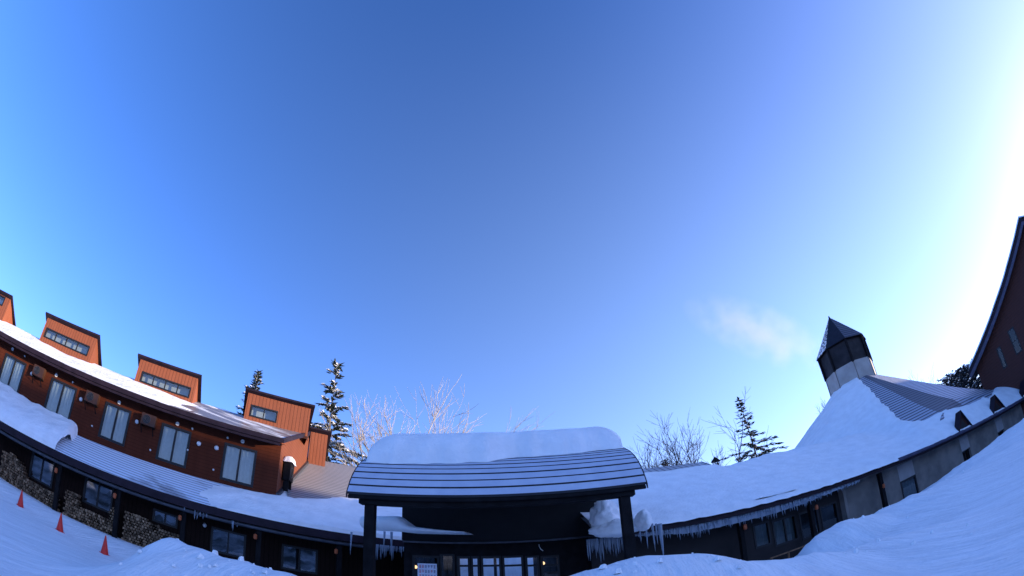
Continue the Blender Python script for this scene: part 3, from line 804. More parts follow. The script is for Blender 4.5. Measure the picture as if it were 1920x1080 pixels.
# ------------------------------------------------------------------ entrance hall between the wings
EF = Frame(-3)
hall = thing('entrance_hall', 'dark recessed entrance hall with glass doors behind the canopy', 'building', EF.P(-.5, 19, 0))
D_H = 17.6
def eh(px, py, D=D_H): return EF.hit(px, py, D)
S0h, S1h = eh(758, 960)[0], eh(1112, 960)[0]
opens = []
for a, b in (((775, 1042), (823, 1095)), ((826, 1040), (852, 1095)), ((858, 1044), (881, 1095)), ((884, 1044), (899, 1095)), ((903, 1044), (940, 1095)), ((943, 1044), (982, 1095)), ((986, 1044), (1012, 1095)), ((1015, 1044), (1050, 1095))):
    A, B = eh(*a), eh(*b); opens.append((A[0], B[0], .05, A[1]))
zlip = eh(930, 1019)[1]
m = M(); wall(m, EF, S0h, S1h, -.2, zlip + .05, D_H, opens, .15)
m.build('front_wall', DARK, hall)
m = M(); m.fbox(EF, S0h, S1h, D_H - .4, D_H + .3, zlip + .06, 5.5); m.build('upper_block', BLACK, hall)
m = M(); m.fbox(EF, S0h + .05, S1h - .05, D_H - .46, D_H - .402, zlip - .03, zlip + .03); m.build('lip_rail', GUTTER, hall)
for S0_, S1_ in ((S1h + .002, 5.2),):
    m = M(); wall(m, EF, S0_, S1_, -.2, 3.2, D_H + .2, ()); m.build('side_wall', DARK, hall)
for i, u in enumerate(opens):
    w, gl = window(hall, EF, *u, D_H, 1, None, GLASSC, name='glass_door' if i > 1 else 'window', fw=.05, see=True)
    if i > 1:
        tb = M(); tz = u[3] - .36
        tb.fbox(EF, u[0] + .05, u[1] - .05, D_H - .02, D_H + .05, tz - .04, tz + .04); tb.build('transom_bar', FRAME, hall)
# lobby behind the glass, with a bright window wall at its back
m = M()
m.poly(EF.P(S0h, D_H + .2, .02), EF.P(S1h, D_H + .2, .02), EF.P(S1h, D_H + 7, .02), EF.P(S0h, D_H + 7, .02))
m.poly(EF.P(S0h, D_H + .2, 3.1), EF.P(S1h, D_H + .2, 3.1), EF.P(S1h, D_H + 7, 3.1), EF.P(S0h, D_H + 7, 3.1))
for S in (S0h, S1h): m.poly(EF.P(S, D_H + .2, 0), EF.P(S, D_H + 7, 0), EF.P(S, D_H + 7, 3.1), EF.P(S, D_H + .2, 3.1))
m.build('lobby', INSIDE, hall)
bw = []
q0, q1 = EF.hit(862, 1050, D_H + 7)[0], EF.hit(1000, 1050, D_H + 7)[0]
m = M(); wall(m, EF, S0h - 1, S1h + 1, 0, 3.2, D_H + 7, [(q0, q0 + (q1 - q0) * .46, .3, 2.75), (q0 + (q1 - q0) * .5, q1, .3, 2.75)], .2); m.build('back_wall', INSIDE, hall)
for px, py in ((779, 1063), (1018, 1056)):
    S, z = EF.hit(px, py, D_H + 1.5); c = EF.P(S, D_H + 1.5, z); m = M()
    m.tube([c - V((0, 0, .07)), c, c + V((0, 0, .07))], [.05, .085, .04], 10); m.mi = 1; m.tube([c + V((0, 0, .07)), V((c.x, c.y, 3.09))], .012, 4)
    m.build('pendant_lamp', [LAMPLIT, DARK], hall)
S, z = EF.hit(1040, 1071, D_H + 1.2)
m = M(); m.fbox(EF, S - .35, S + .35, D_H + 1.2, D_H + 1.7, .03, z); m.build('wooden_cabinet', WOODP, hall)
S, z = EF.hit(1014, 1026, D_H - .1); c = EF.P(S, D_H - .08, z)
m = M(); m.tube([c + V((-.06, 0, .12)), c + V((-.05, 0, .02)), c + V((0, 0, -.08)), c + V((.08, 0, -.15))], .014, 6); m.build('hose', WHITEP, hall)
# roof of the hall and lobby behind the canopy, snow below a bare metal strip
S_v = RF.SD(at(1321, 868, 25))[0]
zL = lambda D: 3.10 + .52 * (D - 15.25)
m = M()
DR = 22.9
def verge(D): return S_v + .05 * (DR - D)
m.grid(lambda u, v: RF.P(5.32 + (verge(0) - 5.32) * u, 15.25 + (DR - 15.25) * v, zL(15.25 + (DR - 15.25) * v)), 12, 6)
m.poly(RF.P(5.32, DR, zL(DR)), RF.P(verge(0), DR, zL(DR)), RF.P(verge(0), DR + 6, 4), RF.P(5.32, DR + 6, 4))
m.build('roof', ROOFS, hall)
m = M(); m.prism([RF.P(verge(0) + .002, 15.3, zL(15.3) - .3), RF.P(verge(0) + .002, 15.3, zL(15.3) + .03), RF.P(verge(0) + .002, DR, zL(DR) + .03), RF.P(verge(0) + .002, DR + 6, 4.0), RF.P(verge(0) + .002, DR + 6, 3.0)], RF.s * .08); m.build('verge_trim', PURPLE, hall)

# signboard in the doorway
a, b = EF.hit(783, 1056, D_H - .3), EF.hit(819, 1058, D_H - .3)
sg = thing('sign_board', 'white notice board with red writing in the entrance window', 'sign', EF.P((a[0] + b[0]) / 2, D_H - .3, .2))
m = M(); m.fbox(EF, a[0], b[0], D_H - .32, D_H - .28, a[1] - .95, a[1]); m.build('board', SIGNW, sg)
W_ = b[0] - a[0]; m = M(); rr = random.Random(3)
def stroke(u, v, w, h_, mi): m.mi = mi; m.fbox(EF, a[0] + W_ * u, a[0] + W_ * (u + w), D_H - .325, D_H - .3215, a[1] - v - h_, a[1] - v)
for row, (v0, cells) in enumerate(((.06, (0, 0, 1, 1, 1, 1)), (.25, (0, 0, 1, 1, 0, 1)), (.44, (0, 1, 1, 0, 1, 1)), (.63, (1, 1, 0, 1, 1, 1)))):
    for k, mi in enumerate(cells):
        u0 = .08 + k * .15
        stroke(u0, v0, .11, .018, mi); stroke(u0, v0 + .05, .11, .018, mi); stroke(u0 + .045, v0, .02, .12, mi)
        if rr.random() < .6: stroke(u0, v0 + .10, .11, .018, mi)
m.build('lettering', [SIGNR, SIGND], sg)
for q in (a[0] + .04, b[0] - .08):
    m = M(); m.fbox(EF, q, q + .04, D_H - .318, D_H - .285, 0, a[1] - .951); m.build('leg', DARK, sg)

# ------------------------------------------------------------------ right wing: long eave, snow roof, octagonal tower
E0, E1, E2_, E3 = RF.P(5.35, 15.1, 3.05), RF.P(20.2, 15.1, 3.02), V((38.5, 18.4, 2.30)), V((66, 18.6, 1.9))
EL = [RF.P(5.3, 15.1, 3.05), E0, E1, E2_, E3]
def yE(x):
    for a, b in zip(EL, EL[1:]):
        if x <= b.x or b is EL[-1]:
            t = (x - a.x) / (b.x - a.x); return a.y + (b.y - a.y) * t, a.z + (b.z - a.z) * t
TWR = azel(43.6, 0, 46); TWR.z = 0
r_dr = 2.72
z_dr = 1.65 + (46 - 2.0) * tan(R(13.65)); slope = .735
NF = 12
FA0 = 0.0
hips_px = [(1694, 794), (1762, 781), (1804, 758)]
def cone_phi(px, py):
    d = ray(px, py); best = None
    for k in range(200, 700):
        p = EYE + d * (k * .1)
        z = z_dr - slope * (hypot(p.x - TWR.x, p.y - TWR.y) - r_dr)
        if p.z < z: return p, degrees(atan2(p.x - TWR.x, p.y - TWR.y)) % 360
    return p, 0
HIP = [cone_phi(*p) for p in hips_px]
PH = [q[1] for q in HIP]       # plan azimuths of the hips seen from the tower axis
# facets of the pyramid roof: hip azimuths going round the tower
hips = sorted([PH[0], PH[1], PH[2]])
lo, hi = hips[0], hips[-1]
rest = 360 - (hi - lo); k_ = max(5, int(round(rest / 36)))
hips = hips + [(hi + rest * i / k_) % 360 for i in range(1, k_)]
hips.sort()
def pyr(x, y):
    dx, dy = x - TWR.x, y - TWR.y
    r = hypot(dx, dy); ph = degrees(atan2(dx, dy)) % 360
    for i, a in enumerate(hips):
        b = hips[(i + 1) % len(hips)]; w = (b - a) % 360
        if (ph - a) % 360 <= w:
            md = R(a + w / 2); ap = r * cos(R(ph) - md); break
    e = ap / cos(R(w / 2))
    z = z_dr - slope * (e - r_dr)
    z += .018 * max(0, e - 9.0) ** 2      # flare at the foot
    return z, ph, e
def wing(x, v):
    _, ze = yE(x)
    rd = 6.0 + 1.2 * sm(9, 16, x) - .5 * sm(40, 52, x)
    sl = .49 - .12 * sm(44, 60, x)
    return ze + sl * (v if v < rd else 2 * rd - v)
def Hroof(x, y):
    v = y - yE(x)[0]
    a = wing(x, v); b = pyr(x, y)[0]
    k = .5; hh = max(0, min(1, .5 + .5 * (a - b) / k))
    H = b + (a - b) * hh + k * hh * (1 - hh) if abs(a - b) < k else max(a, b)
    c = yE(x)[1] + .03 + 1.15 * max(v, 0); k = .8; hh = max(0, min(1, .5 + .5 * (c - H) / k))
    return c + (H - c) * hh - k * hh * (1 - hh) if v > .3 else min(H, c)
wingR = thing('round_hall_wing', 'low snow covered wing whose many sided roof climbs to a tower', 'building', (24, 25, 0))
# bare facets: polygon in the picture read as plan range on the cone
cut = []
for p in ((1604, 716), (1650, 760), (1692, 793), (1712, 797), (1735, 796), (1757, 783), (1770, 774), (1808, 757), (1832, 743), (1838, 739)):
    q, ph = cone_phi(*p); cut.append((ph, hypot(q.x - TWR.x, q.y - TWR.y)))
def bare(x, y):
    z, ph, e = pyr(x, y); r = hypot(x - TWR.x, y - TWR.y)
    d0 = (PH[0] - ph)
    if d0 < -.5 or d0 > 75: return -9
    cs = sorted(cut[2:])
    lim = cs[-1][1]
    if ph <= cs[0][0]: lim = cs[0][1] + .4
    else:
        for (a, ra), (b, rb) in zip(cs, cs[1:]):
            if a <= ph <= b: lim = ra + (rb - ra) * (ph - a) / (b - a + 1e-6)
    return lim - r
# metal roof of the pyramid, one run of sheets per facet, cut off at the eave
m = M()
def mz(x, y):
    z = pyr(x, y)[0]; v = y - yE(x)[0]
    return min(z, yE(x)[1] + 1.15 * max(v, 0))
for i, a in enumerate(hips):
    w = (hips[(i + 1) % len(hips)] - a) % 360
    md = R(a + w / 2)
    def pf(u, v):
        e = 1.5 + 13.5 * v
        pa, pb = R(a), R(a + w)
        x = TWR.x + e * (sin(pa) + (sin(pb) - sin(pa)) * u); y = TWR.y + e * (cos(pa) + (cos(pb) - cos(pa)) * u)
        return V((x, y, mz(x, y) - .01))
    def kf(u, v):
        p = pf(u, v); return p.y - yE(p.x)[0] > .25
    m.mi = 1 if abs((a - min(PH)) % 360) < .01 else 0
    m.grid(pf, 6, 30, kf)
m.mi = 0
m.build('roof', [ROOFT, ROOFTD], wingR)
# the snow blanket over the whole right wing
m = M()
xs = [E0.x + .3 * i for i in range(int(58 / .3))]; vs_ = [-.22 + .02] + [.1 + .32 * j for j in range(66)]
nv = len(vs_)
bflag = []
for x in xs:
    y0, ze = yE(x)
    for j, v in enumerate(vs_):
        y = y0 + v; z = Hroof(x, y)
        th = .20 + .10 * fbm(x, y, .35, 3, 2) + .03 * fbm(x, y, 1.5, 2, 5)
        if j == 0: th = .05 + .05 * NZ.noise(V((x * 2, 0, 3)))
        bb = bare(x, y)
        if bb > -.4: th = th * sm(0, .4, -bb) - .12 * (bb > 0)
        if (x - TWR.x) ** 2 + (y - TWR.y) ** 2 < (r_dr - .5) ** 2: th = -.4
        bflag.append(bb > .25)
        m.v.append(V((x, y, z + th)))
for i in range(len(xs) - 1):
    for j in range(nv - 1):
        a = i * nv + j
        if bflag[a] and bflag[a + nv] and bflag[a + 1] and bflag[a + nv + 1]: continue
        m.f.append([a, a + nv, a + nv + 1, a + 1]); m.m.append(0); m.t.append(1.0)
m.build('roof_snow', SNOW, smooth=True, kind='stuff', label='snow blanket over the right wing and pyramid roof', cat='snow')
# hall snow (lies on the hall roof, left of its verge)
m = M()
def hs(u, v):
    S = 5.32 + (verge(0) - .05 - 5.32) * u
    D = 15.2 + (DR - 15.2) * v
    top = DR - 1.15 + .25 * fbm(S, 0, .8, 2, 3)
    e = 1 - sm(top - .35, top + .1, D)
    th = .24 * e + .04 * fbm(S, D, .6, 3, 1) * e - .03
    return RF.P(S, D, zL(D) + th)
m.grid(hs, 60, 40); m.build('roof_snow', SNOW, smooth=True, kind='stuff', label='snow on the hall roof right of the canopy, below a bare strip', cat='snow')

# eave boards, gutter
m = M(); mg = M()
for k, (a, b) in enumerate(zip(EL[1:], EL[2:])):
    d = (b - a); ho = V((d.y, -d.x, 0)).normalized()
    n = 12
    for i in range(n):
        p, q = a.lerp(b, i / n), a.lerp(b, (i + 1) / n)
        m.prism([p - ho * .0 + V((0, 0, -.24)), q + V((0, 0, -.24)), q + V((0, 0, .06)), p + V((0, 0, .06))], -ho * .08)
m.build('eave_board', TRIM, wingR)
mg.tube([EL[2] + V((2.5, -.16, -.10)), EL[3] + V((0, -.16, -.02)), EL[4] + V((0, -.16, -.02))], .11, 8)
mg.build('gutter', PURPLE, wingR, smooth=True)
m = M()
for a, b in zip(EL[1:], EL[2:]):
    m.poly(a + V((0, .1, -.2)), b + V((0, .1, -.2)), b + V((0, 1.6, -.05)), a + V((0, 1.6, -.05)))
m.build('eave_soffit', DARK, wingR)
# walls: dark timber stretch, then grey plaster
D_RW = 16.35
rw = []
for a, b, c in (((1411, 984), (1440, 978), (1426, 1026)), ((1447, 976), (1490, 966), (1492, 1012)), ((1497, 962), (1531, 954), (1532, 1002)), ((1536, 950), (1567, 942), (1567, 990))):
    A, B, Cc = RF.hit(*a, D_RW), RF.hit(*b, D_RW), RF.hit(*c, D_RW); rw.append((A[0], B[0], Cc[1], (A[1] + B[1]) / 2))
S_j = RF.hit(1574, 940, D_RW)[0]
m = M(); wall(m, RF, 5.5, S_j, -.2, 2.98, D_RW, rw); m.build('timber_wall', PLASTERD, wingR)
for i, u in enumerate(rw): window(wingR, RF, *u, D_RW, 1 if i != 1 else 2, 'full' if i < 2 else None, GLASSX)
m = M(); m.fbox(RF, S_j + .002, S_j + .22, D_RW - .35, D_RW + .2, -.2, 2.9); m.build('corner_pier', PLASTER, wingR)
D_QW = QF.SD(E1)[1] + 1.0
S_q0 = QF.SD(RF.P(S_j + .22, D_RW, 0))[0]
qw = []
for a, b, c, ins in (((1688, 903), (1716, 892), (1722, 925), 0),):
    A, B, Cc = QF.hit(*a, D_QW), QF.hit(*b, D_QW), QF.hit(*c, D_QW); qw.append([A[0], B[0], min(A[1], B[1]) - 1.15, (A[1] + B[1]) / 2])
for a, b in (((1804, 848), (1819, 840)), ((1871, 812), (1883, 806))):
    A, B = QF.hit(*a, D_QW), QF.hit(*b, D_QW); qw.append([A[0], B[0], A[1] - 1.9, A[1]])
top = lambda S: (lambda p: yE(p.x)[1] + .12)(QF.P(S, D_QW, 0))
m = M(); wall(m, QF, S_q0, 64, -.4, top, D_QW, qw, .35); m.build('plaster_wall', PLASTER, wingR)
for i, u in enumerate(qw):
    window(wingR, QF, *u, D_QW + (.0 if i == 0 else .2), 1 if i == 0 else 2, 'full' if i == 0 else None, GLASSD if i == 0 else GLASSX)
    m = M(); m.fbox(QF, u[0] - .02, u[1] + .02, D_QW - .012, D_QW - .002, u[3] + .04, min(top(u[0]), top(u[1])) - .32); m.build('pale_panel', PANEL, wingR)
S, z = QF.hit(1652, 905, D_QW - .5)
m = M(); m.fbox(QF, S - .12, S + .12, D_QW - .6, D_QW - .36, -.3, 2.72); m.build('post', DARK, wingR)
for px, py, F, D in ((1397, 988, RF, 15.5), (1531, 951, RF, 15.5), (1657, 911, QF, D_QW - .75)):
    S, z = F.hit(px, py, D); c = F.P(S, D, z - .12); m = M()
    m.tube([c, c + V((0, 0, .05)), c + V((0, 0, .2)), c + V((0, 0, .24))], [.05, .085, .085, .04], 10)
    m.mi = 1; m.box(c + V((-.02, -.02, .24)), (.04, 0, 0), (0, .04, 0), (0, 0, .45))
    m.build('lantern', [LAMP_O, DARK], wingR)
for px in (1392, 1529):
    S, z = RF.hit(px, 990, 15.55); m = M(); m.fbox(RF, S - .1, S + .1, 15.6, 15.8, -.2, 2.86); m.build('post', DARK, wingR)
# plank rail under the windows
a, b = RF.hit(1445, 1048, 15.7), RF.hit(1512, 1029, 15.7)
m = M(); m.prism([RF.P(a[0], 15.7, a[1]), RF.P(b[0], 15.7, a[1]), RF.P(b[0], 15.7, a[1] + .06), RF.P(a[0], 15.7, a[1] + .06)], RF.n * .05)
for q in (a[0] + .1, (a[0] + b[0]) / 2, b[0] - .1): m.fbox(RF, q, q + .07, 15.752, 15.82, -.1, a[1] + .05)
m.build('rail', WOODP, wingR)
# small three-cornered roof dormers on the eave
for (lx, ly, tx, ty, rx, ry) in ((1795, 810, 1800, 778, 1821, 800), (1861, 781, 1865, 748, 1884, 767), (1916, 755, 1918, 719, 1940, 735)):
    D_ = QF.SD(E1)[1] - .06
    A, T_, B = QF.hit(lx, ly, D_), QF.hit(tx, ty, D_), QF.hit(rx, ry, D_)
    Sm = (A[0] + B[0]) / 2; hw = (B[0] - A[0]) / 2; zb_ = yE(QF.P(Sm, D_, 0).x)[1] + .0; hw = max(hw, .62); zt_ = zb_ + 1.25
    m = M(); f = [QF.P(Sm - hw, D_, zb_), QF.P(Sm + hw, D_, zb_), QF.P(Sm, D_, zt_)]
    m.prism(f, QF.n * .42); o = m.build('eave_dormer', TRIM2, wingR)
    r = M()
    for sgn in (-1, 1):
        p0, p1 = QF.P(Sm + sgn * (hw + .12), D_ - .15, zb_ - .08), QF.P(Sm, D_ - .15, zt_ + .14)
        r.prism([p0, p1, p1 + V((0, 0, -.15)), p0 + QF.s * (-sgn * .13)], QF.n * .55)
    r.build('roof', TRIM, o)
    w = M(); w.poly(QF.P(Sm - hw * .6, D_ - .004, zb_ + .12), QF.P(Sm + hw * .6, D_ - .004, zb_ + .12), QF.P(Sm, D_ - .004, zb_ + .12 + (zt_ - zb_) * .55)); w.build('window', FRAME, o)

# octagonal tower on top
tw = M(); NT = 8
toA = degrees(atan2(-TWR.x, -TWR.y)) % 360
A0 = toA + 8
def ring(r, z, da=0): return [V((TWR.x + r * sin(R(A0 + 22.5 + 45 * k)), TWR.y + r * cos(R(A0 + 22.5 + 45 * k)), z)) for k in range(NT)]
zA, zB = z_dr - 1.6, 1.65 + 46 * tan(R(15.3))
zC, zT = 1.65 + 46 * tan(R(18.05)), 1.65 + 46 * tan(R(22.15))
def loft(m, r0, z0, r1, z1):
    a, b = ring(r0, z0), ring(r1, z1)
    for k in range(NT): m.poly(a[k], a[(k + 1) % NT], b[(k + 1) % NT], b[k])
m = M(); loft(m, r_dr, zA, r_dr, zB); dr = m.build('tower', CONC, wingR)
m = M()
a, b = ring(r_dr + .02, zA), ring(r_dr + .02, zB)
for k in range(NT):
    m = M(); m.tube([a[k], b[k]], .045, 4); m.build('panel_joint', PLASTER, dr)
m = M(); loft(m, r_dr - .10, zB - .02, r_dr - .10, zC); m.build('louvre', LOUVRE, dr)
m = M(); a, b = ring(r_dr + .0, zB - .1), ring(r_dr + .05, zC + .05)
for k in range(NT): m.tube([a[k], b[k]], .14, 4)
for k in range(NT): m.tube([b[k] - V((0, 0, .15)), b[(k + 1) % NT] - V((0, 0, .15))], .10, 4)
m.build('louvre_frame', DARK, dr)
m = M(); e = ring(r_dr + .30, zC - .10)
ap = V((TWR.x, TWR.y, zT))
for k in range(NT):
    c = (e[k] + e[(k + 1) % NT]) / 2; pa = degrees(atan2(c.x - TWR.x, c.y - TWR.y)) % 360
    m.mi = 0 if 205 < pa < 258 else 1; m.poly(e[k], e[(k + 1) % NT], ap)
m.mi = 0; m.poly(*e[::-1]); cp = m.build('cap_roof', [CAPM, CAPS], dr)
m = M(); m.tube([ap - V((0, 0, .25)), ap + V((0, 0, .12))], [.16, .05], 6); m.build('finial', DARK, dr)
# flecks of snow left on the windward faces of the cap
m = M(); rr = random.Random(8)
for k in range(NT):
    c = (e[k] + e[(k + 1) % NT]) / 2
    pa = degrees(atan2(c.x - TWR.x, c.y - TWR.y)) % 360
    if not (258 < pa < 312): continue
    nn = (e[(k + 1) % NT] - e[k]).cross(ap - e[k]).normalized(); 
    if nn.z < 0: nn = -nn
    for q in range(230):
        u, v = rr.random(), rr.random() ** 1.4
        p = e[k].lerp(e[(k + 1) % NT], u).lerp(ap, v); s_ = rr.uniform(.05, .16) * (1.1 - v)
        t1 = (e[(k + 1) % NT] - e[k]).normalized() * s_; t2 = nn.cross(t1) * rr.uniform(.4, .9)
        m.add([p - t1, p - t2, p + t1, p + t2, p + nn * .06], [(0, 1, 4), (1, 2, 4), (2, 3, 4), (3, 0, 4)])
if m.f: m.build('snow_flecks', SNOW, dr, kind='stuff')

# stove pipe behind the hall
d0 = 29.0; p0 = at(1346, 893, d0); p1 = at(1342.5, 870, d0); p2 = at(1340.5, 864, d0); p3 = at(1339.5, 856.5, d0)
cx_, cy_ = p1.x, p1.y
st = thing('flue_pipe', 'black flue pipe with a pointed cowl behind the hall roof', 'chimney', (cx_, cy_, p0.z - 3))
q = lambda z: V((cx_, cy_, z))
m = M(); m.tube([q(p0.z - 3), q(p1.z)], .20, 12); m.build('pipe', DARK, st, smooth=False)
m = M(); m.tube([q(p2.z - .06), q(p2.z - .03), q(p3.z)], [.30, .30, .02], 12); m.build('cowl', DARK, st)
for k in range(4):
    a = k * pi / 2; m = M(); m.tube([q(p1.z - .05) + V((.16 * cos(a), .16 * sin(a), 0)), q(p2.z) + V((.2 * cos(a), .2 * sin(a), -.03))], .018, 4); m.build('strut', GUTTER, st)

# ------------------------------------------------------------------ icicles
def icicle(m, p, L, r, k=5):
    j = V((random.uniform(-.02, .02), random.uniform(-.02, .02), 0))
    m.tube([p + V((0, 0, .06)), p - V((0, 0, L * .3)) + j * .3, p - V((0, 0, L * .7)) + j, p - V((0, 0, L)) + j], [r, r * .8, r * .42, r * .08], k)
def fringe(pts, n, Lf, label, r=(.018, .045), z=-.3):
    rnd = random.Random(n); m = M()
    for i in range(n):
        t = rnd.random()
        if NZ.noise(V((t * n * .16, n, 0))) < -.05 and rnd.random() < .45: continue
        s_ = t * (len(pts) - 1); k = min(int(s_), len(pts) - 2)
        p = V(pts[k]).lerp(V(pts[k + 1]), s_ - k) + V((rnd.uniform(-.03, .03), rnd.uniform(-.05, .05), z))
        L = Lf(t) * (.2 + 1.1 * rnd.random() ** 1.6)
        icicle(m, p, L, rnd.uniform(*r))
    m.build('icicle_fringe', ICE, smooth=True, kind='stuff', label=label, cat='icicles')
ea = [RF.P(s, 15.25, 3.04) for s in (5.2, 7.5, 10, 13, 17, 20)]
fringe([RF.P(6.6, 15.22, 3.04), RF.P(19.6, 15.22, 3.02)], 330, lambda t: .33 * sm(0, .2, t) * (1 - .75 * sm(.5, .95, t)) + .06, 'dense icicle fringe under the long right eave')
m = M()   # frozen curtain the fringe grows from
m.grid(lambda u, v: RF.P(6.8 + 12.6 * u, 15.24, 2.82 - (.10 + .22 * sm(0, .2, u) * (1 - .75 * sm(.5, .95, u)) + .06 * fbm(u * 40, 0, 1, 2, 3)) * v), 120, 1)
m.build('ice_curtain', ICE, kind='stuff', label='frozen ice curtain behind the icicles of the right eave', cat='ice')
fringe([RF.P(5.0, 15.15, 3.0), RF.P(6.3, 15.15, 3.0)], 95, lambda t: .75 - .2 * t, 'icicle fringe behind the right canopy column', z=-.25)
fringe([LF.P(5.0, 20.42, 3.3), LF.P(7.4, 20.42, 3.3)], 70, lambda t: .62 - .3 * t, 'icicle fringe behind the left canopy column')
fringe([LF.P(-4.0, 20.53, 3.3), LF.P(-.5, 20.53, 3.3)], 16, lambda t: .35, 'few thin icicles under the lower lodge eave', z=-.40)
big = [(1237, 985, 16.0, 1.25, .085), (1223, 985, 16.0, .95, .045), (1230, 985, 16.0, .7, .04), (1211, 990, 15.9, .75, .04), (1199, 990, 15.9, .55, .035), (1128, 1010, 16.2, .8, .05), (1157, 1010, 16.2, .55, .04)]
lab = ['thickest long icicle right of the right canopy column', 'long icicle just left of the thickest one at the right column', 'slimmer icicle between the two long ones at the right column', 'icicle second nearest the right canopy column on its right', 'icicle nearest the right canopy column on its right', 'longest icicle left of the right canopy column', 'short stout icicle close on the left of the right canopy column']
for (px, py, d, L, r), lb in zip(big, lab):
    p = at(px, py, d); m = M(); icicle(m, p, L, r, 7); m.build('icicle', ICE, smooth=True, label=lb, cat='icicle', group='large icicles at the right canopy column')
for (px, py, d, L, r), lb in zip(((659, 1000, 20.4, 1.0, .05), (734, 1000, 19.5, 1.0, .06), (721, 999, 19.6, .7, .05)), ('lone long icicle left of the left canopy column', 'longest icicle right of the left canopy column', 'icicle close on the right of the left canopy column')):
    p = at(px, py, d); m = M(); icicle(m, p, L, r, 7); m.build('icicle', ICE, smooth=True, label=lb, cat='icicle', group='large icicles at the left canopy column')
# hummocks of slumped snow at the eave by the right column and the tongue by the left one
def hummock(c, rx, ry, rz, seed, label):
    m = M()
    def f(u, v):
        th, ph = 2 * pi * u, pi * v
        d = V((sin(ph) * cos(th) * rx, sin(ph) * sin(th) * ry, cos(ph) * rz))
        return V(c) + d * (1 + .20 * NZ.noise(d * 2.0 + V((seed, 0, 0))) + .13 * NZ.noise(d * 4.2 + V((0, seed, 0))) + .09 * NZ.noise(d * 9) + .04 * NZ.noise(d * 19))
    m.grid(f, 48, 30); m.build('snow_lump', SNOW, smooth=True, label=label, cat='snow', group='slumped snow lumps on the eave')
hummock(at(1134, 970, 16.2), .52, .55, .66, 1, 'large snow lump on the eave left of the right canopy column')
hummock(at(1206, 976, 15.4), .26, .45, .36, 5, 'small snow lump on the eave right of the right canopy column')
hummock(at(1160, 990, 15.9), .95, .5, .30, 9, 'broad low snow lump on the eave behind the right canopy column')
m = M()
A_ = [at(688, 968, 17.3), at(752, 968, 16.9), at(778, 988, 16.8), at(825, 994, 16.7), at(878, 998.5, 16.6)]
B_ = [at(688, 994, 17.3), at(752, 997, 16.9), at(778, 1000, 16.8), at(825, 1001, 16.7), at(878, 1001, 16.6)]
def tongue(u, v):
    s_ = u * 4; k = min(int(s_), 3); a, b = A_[k].lerp(A_[k + 1], s_ - k), B_[k].lerp(B_[k + 1], s_ - k)
    mid = (a + b) / 2; h_ = (a.z - b.z) / 2
    an = 2 * pi * v; return mid + V((0, 0, h_ * cos(an))) + V((.2, 1, 0)).normalized() * (.55 * sin(an))
m.grid(tongue, 30, 14); m.build('snow_tongue', SNOW, smooth=True, label='tapering snow tongue hanging over the entrance left of the doors', cat='snow')

# ------------------------------------------------------------------ gabled building on the far right
gd = 43.0
GF = Frame(72)
gb = thing('gabled_building', 'tall dark red gabled building with a snowy verge at the picture edge', 'building', GF.P(2, gd, 0))
e_, a_ = GF.hit(1817, 690, gd), GF.hit(1911, 420, gd)
Sl, Sa, ze_, za_ = e_[0] + .7, a_[0] + .3, e_[1], a_[1]
Sr = Sa + (Sa - Sl) * 1.0
m = M()
gwin = []
for a, b, c in (((1868, 655), (1877, 655), (1884, 690)), ((1889, 622), (1903, 622), (1910, 662))):
    A, B, Cc = GF.hit(*a, gd), GF.hit(*b, gd), GF.hit(*c, gd); gwin.append((A[0], B[0], Cc[1], A[1]))
gt = lambda S: za_ - .25 - (za_ - ze_) * abs(S - Sa) / (Sa - Sl)
wall(m, GF, Sl, Sa, -.5, gt, gd, gwin); wall(m, GF, Sa, Sr, -.5, gt, gd)
m.poly(GF.P(Sl, gd, -.5), GF.P(Sl, gd + 14, -.5), GF.P(Sl, gd + 14, gt(Sl)), GF.P(Sl, gd, gt(Sl)))
m.poly(GF.P(Sr, gd, -.5), GF.P(Sr, gd + 14, -.5), GF.P(Sr, gd + 14, gt(Sr)), GF.P(Sr, gd, gt(Sr)))
m.build('wall', GABLE, gb)
for i, u in enumerate(gwin): window(gb, GF, *u, gd, 1, None, GLASSX, bars=i)
k_s = (za_ - ze_) / (Sa - Sl)
for sgn, s_e in ((-1, Sl - .7), (1, Sr + .7)):
    m = M(); z_e = za_ - k_s * abs(s_e - Sa)
    m.prism([GF.P(Sa, gd - .9, za_), GF.P(s_e, gd - .9, z_e), GF.P(s_e, gd - .9, z_e - .28), GF.P(Sa, gd - .9, za_ - .28)], GF.n * 15.5); m.build('roof', TRIM, gb)
    m = M(); m.prism([GF.P(Sa - sgn * -.0, gd - .93, za_ - .30), GF.P(s_e, gd - .93, z_e - .30), GF.P(s_e + -sgn * .1, gd - .93, z_e - .62), GF.P(Sa, gd - .93, za_ - .62)], GF.n * .12); m.build('bargeboard', PURPLE, gb)
    m = M()
    def gs(u, v):
        S = Sa + (s_e - Sa) * u; D = gd - .95 + 15.4 * v
        ed = min(1, (v + .001) / .02, (1 - u + .001) / .03); ed = sqrt(max(0, 1 - (1 - ed) ** 2))
        return GF.P(S, D, za_ - k_s * abs(S - Sa) + .02 + .34 * ed + .04 * fbm(S, D, .5, 2, 3))
    m.grid(gs, 50, 50); m.build('roof_snow', SNOW, smooth=True, kind='stuff', label='snow on the %s slope of the gabled building' % ('near' if sgn < 0 else 'far'), cat='snow')

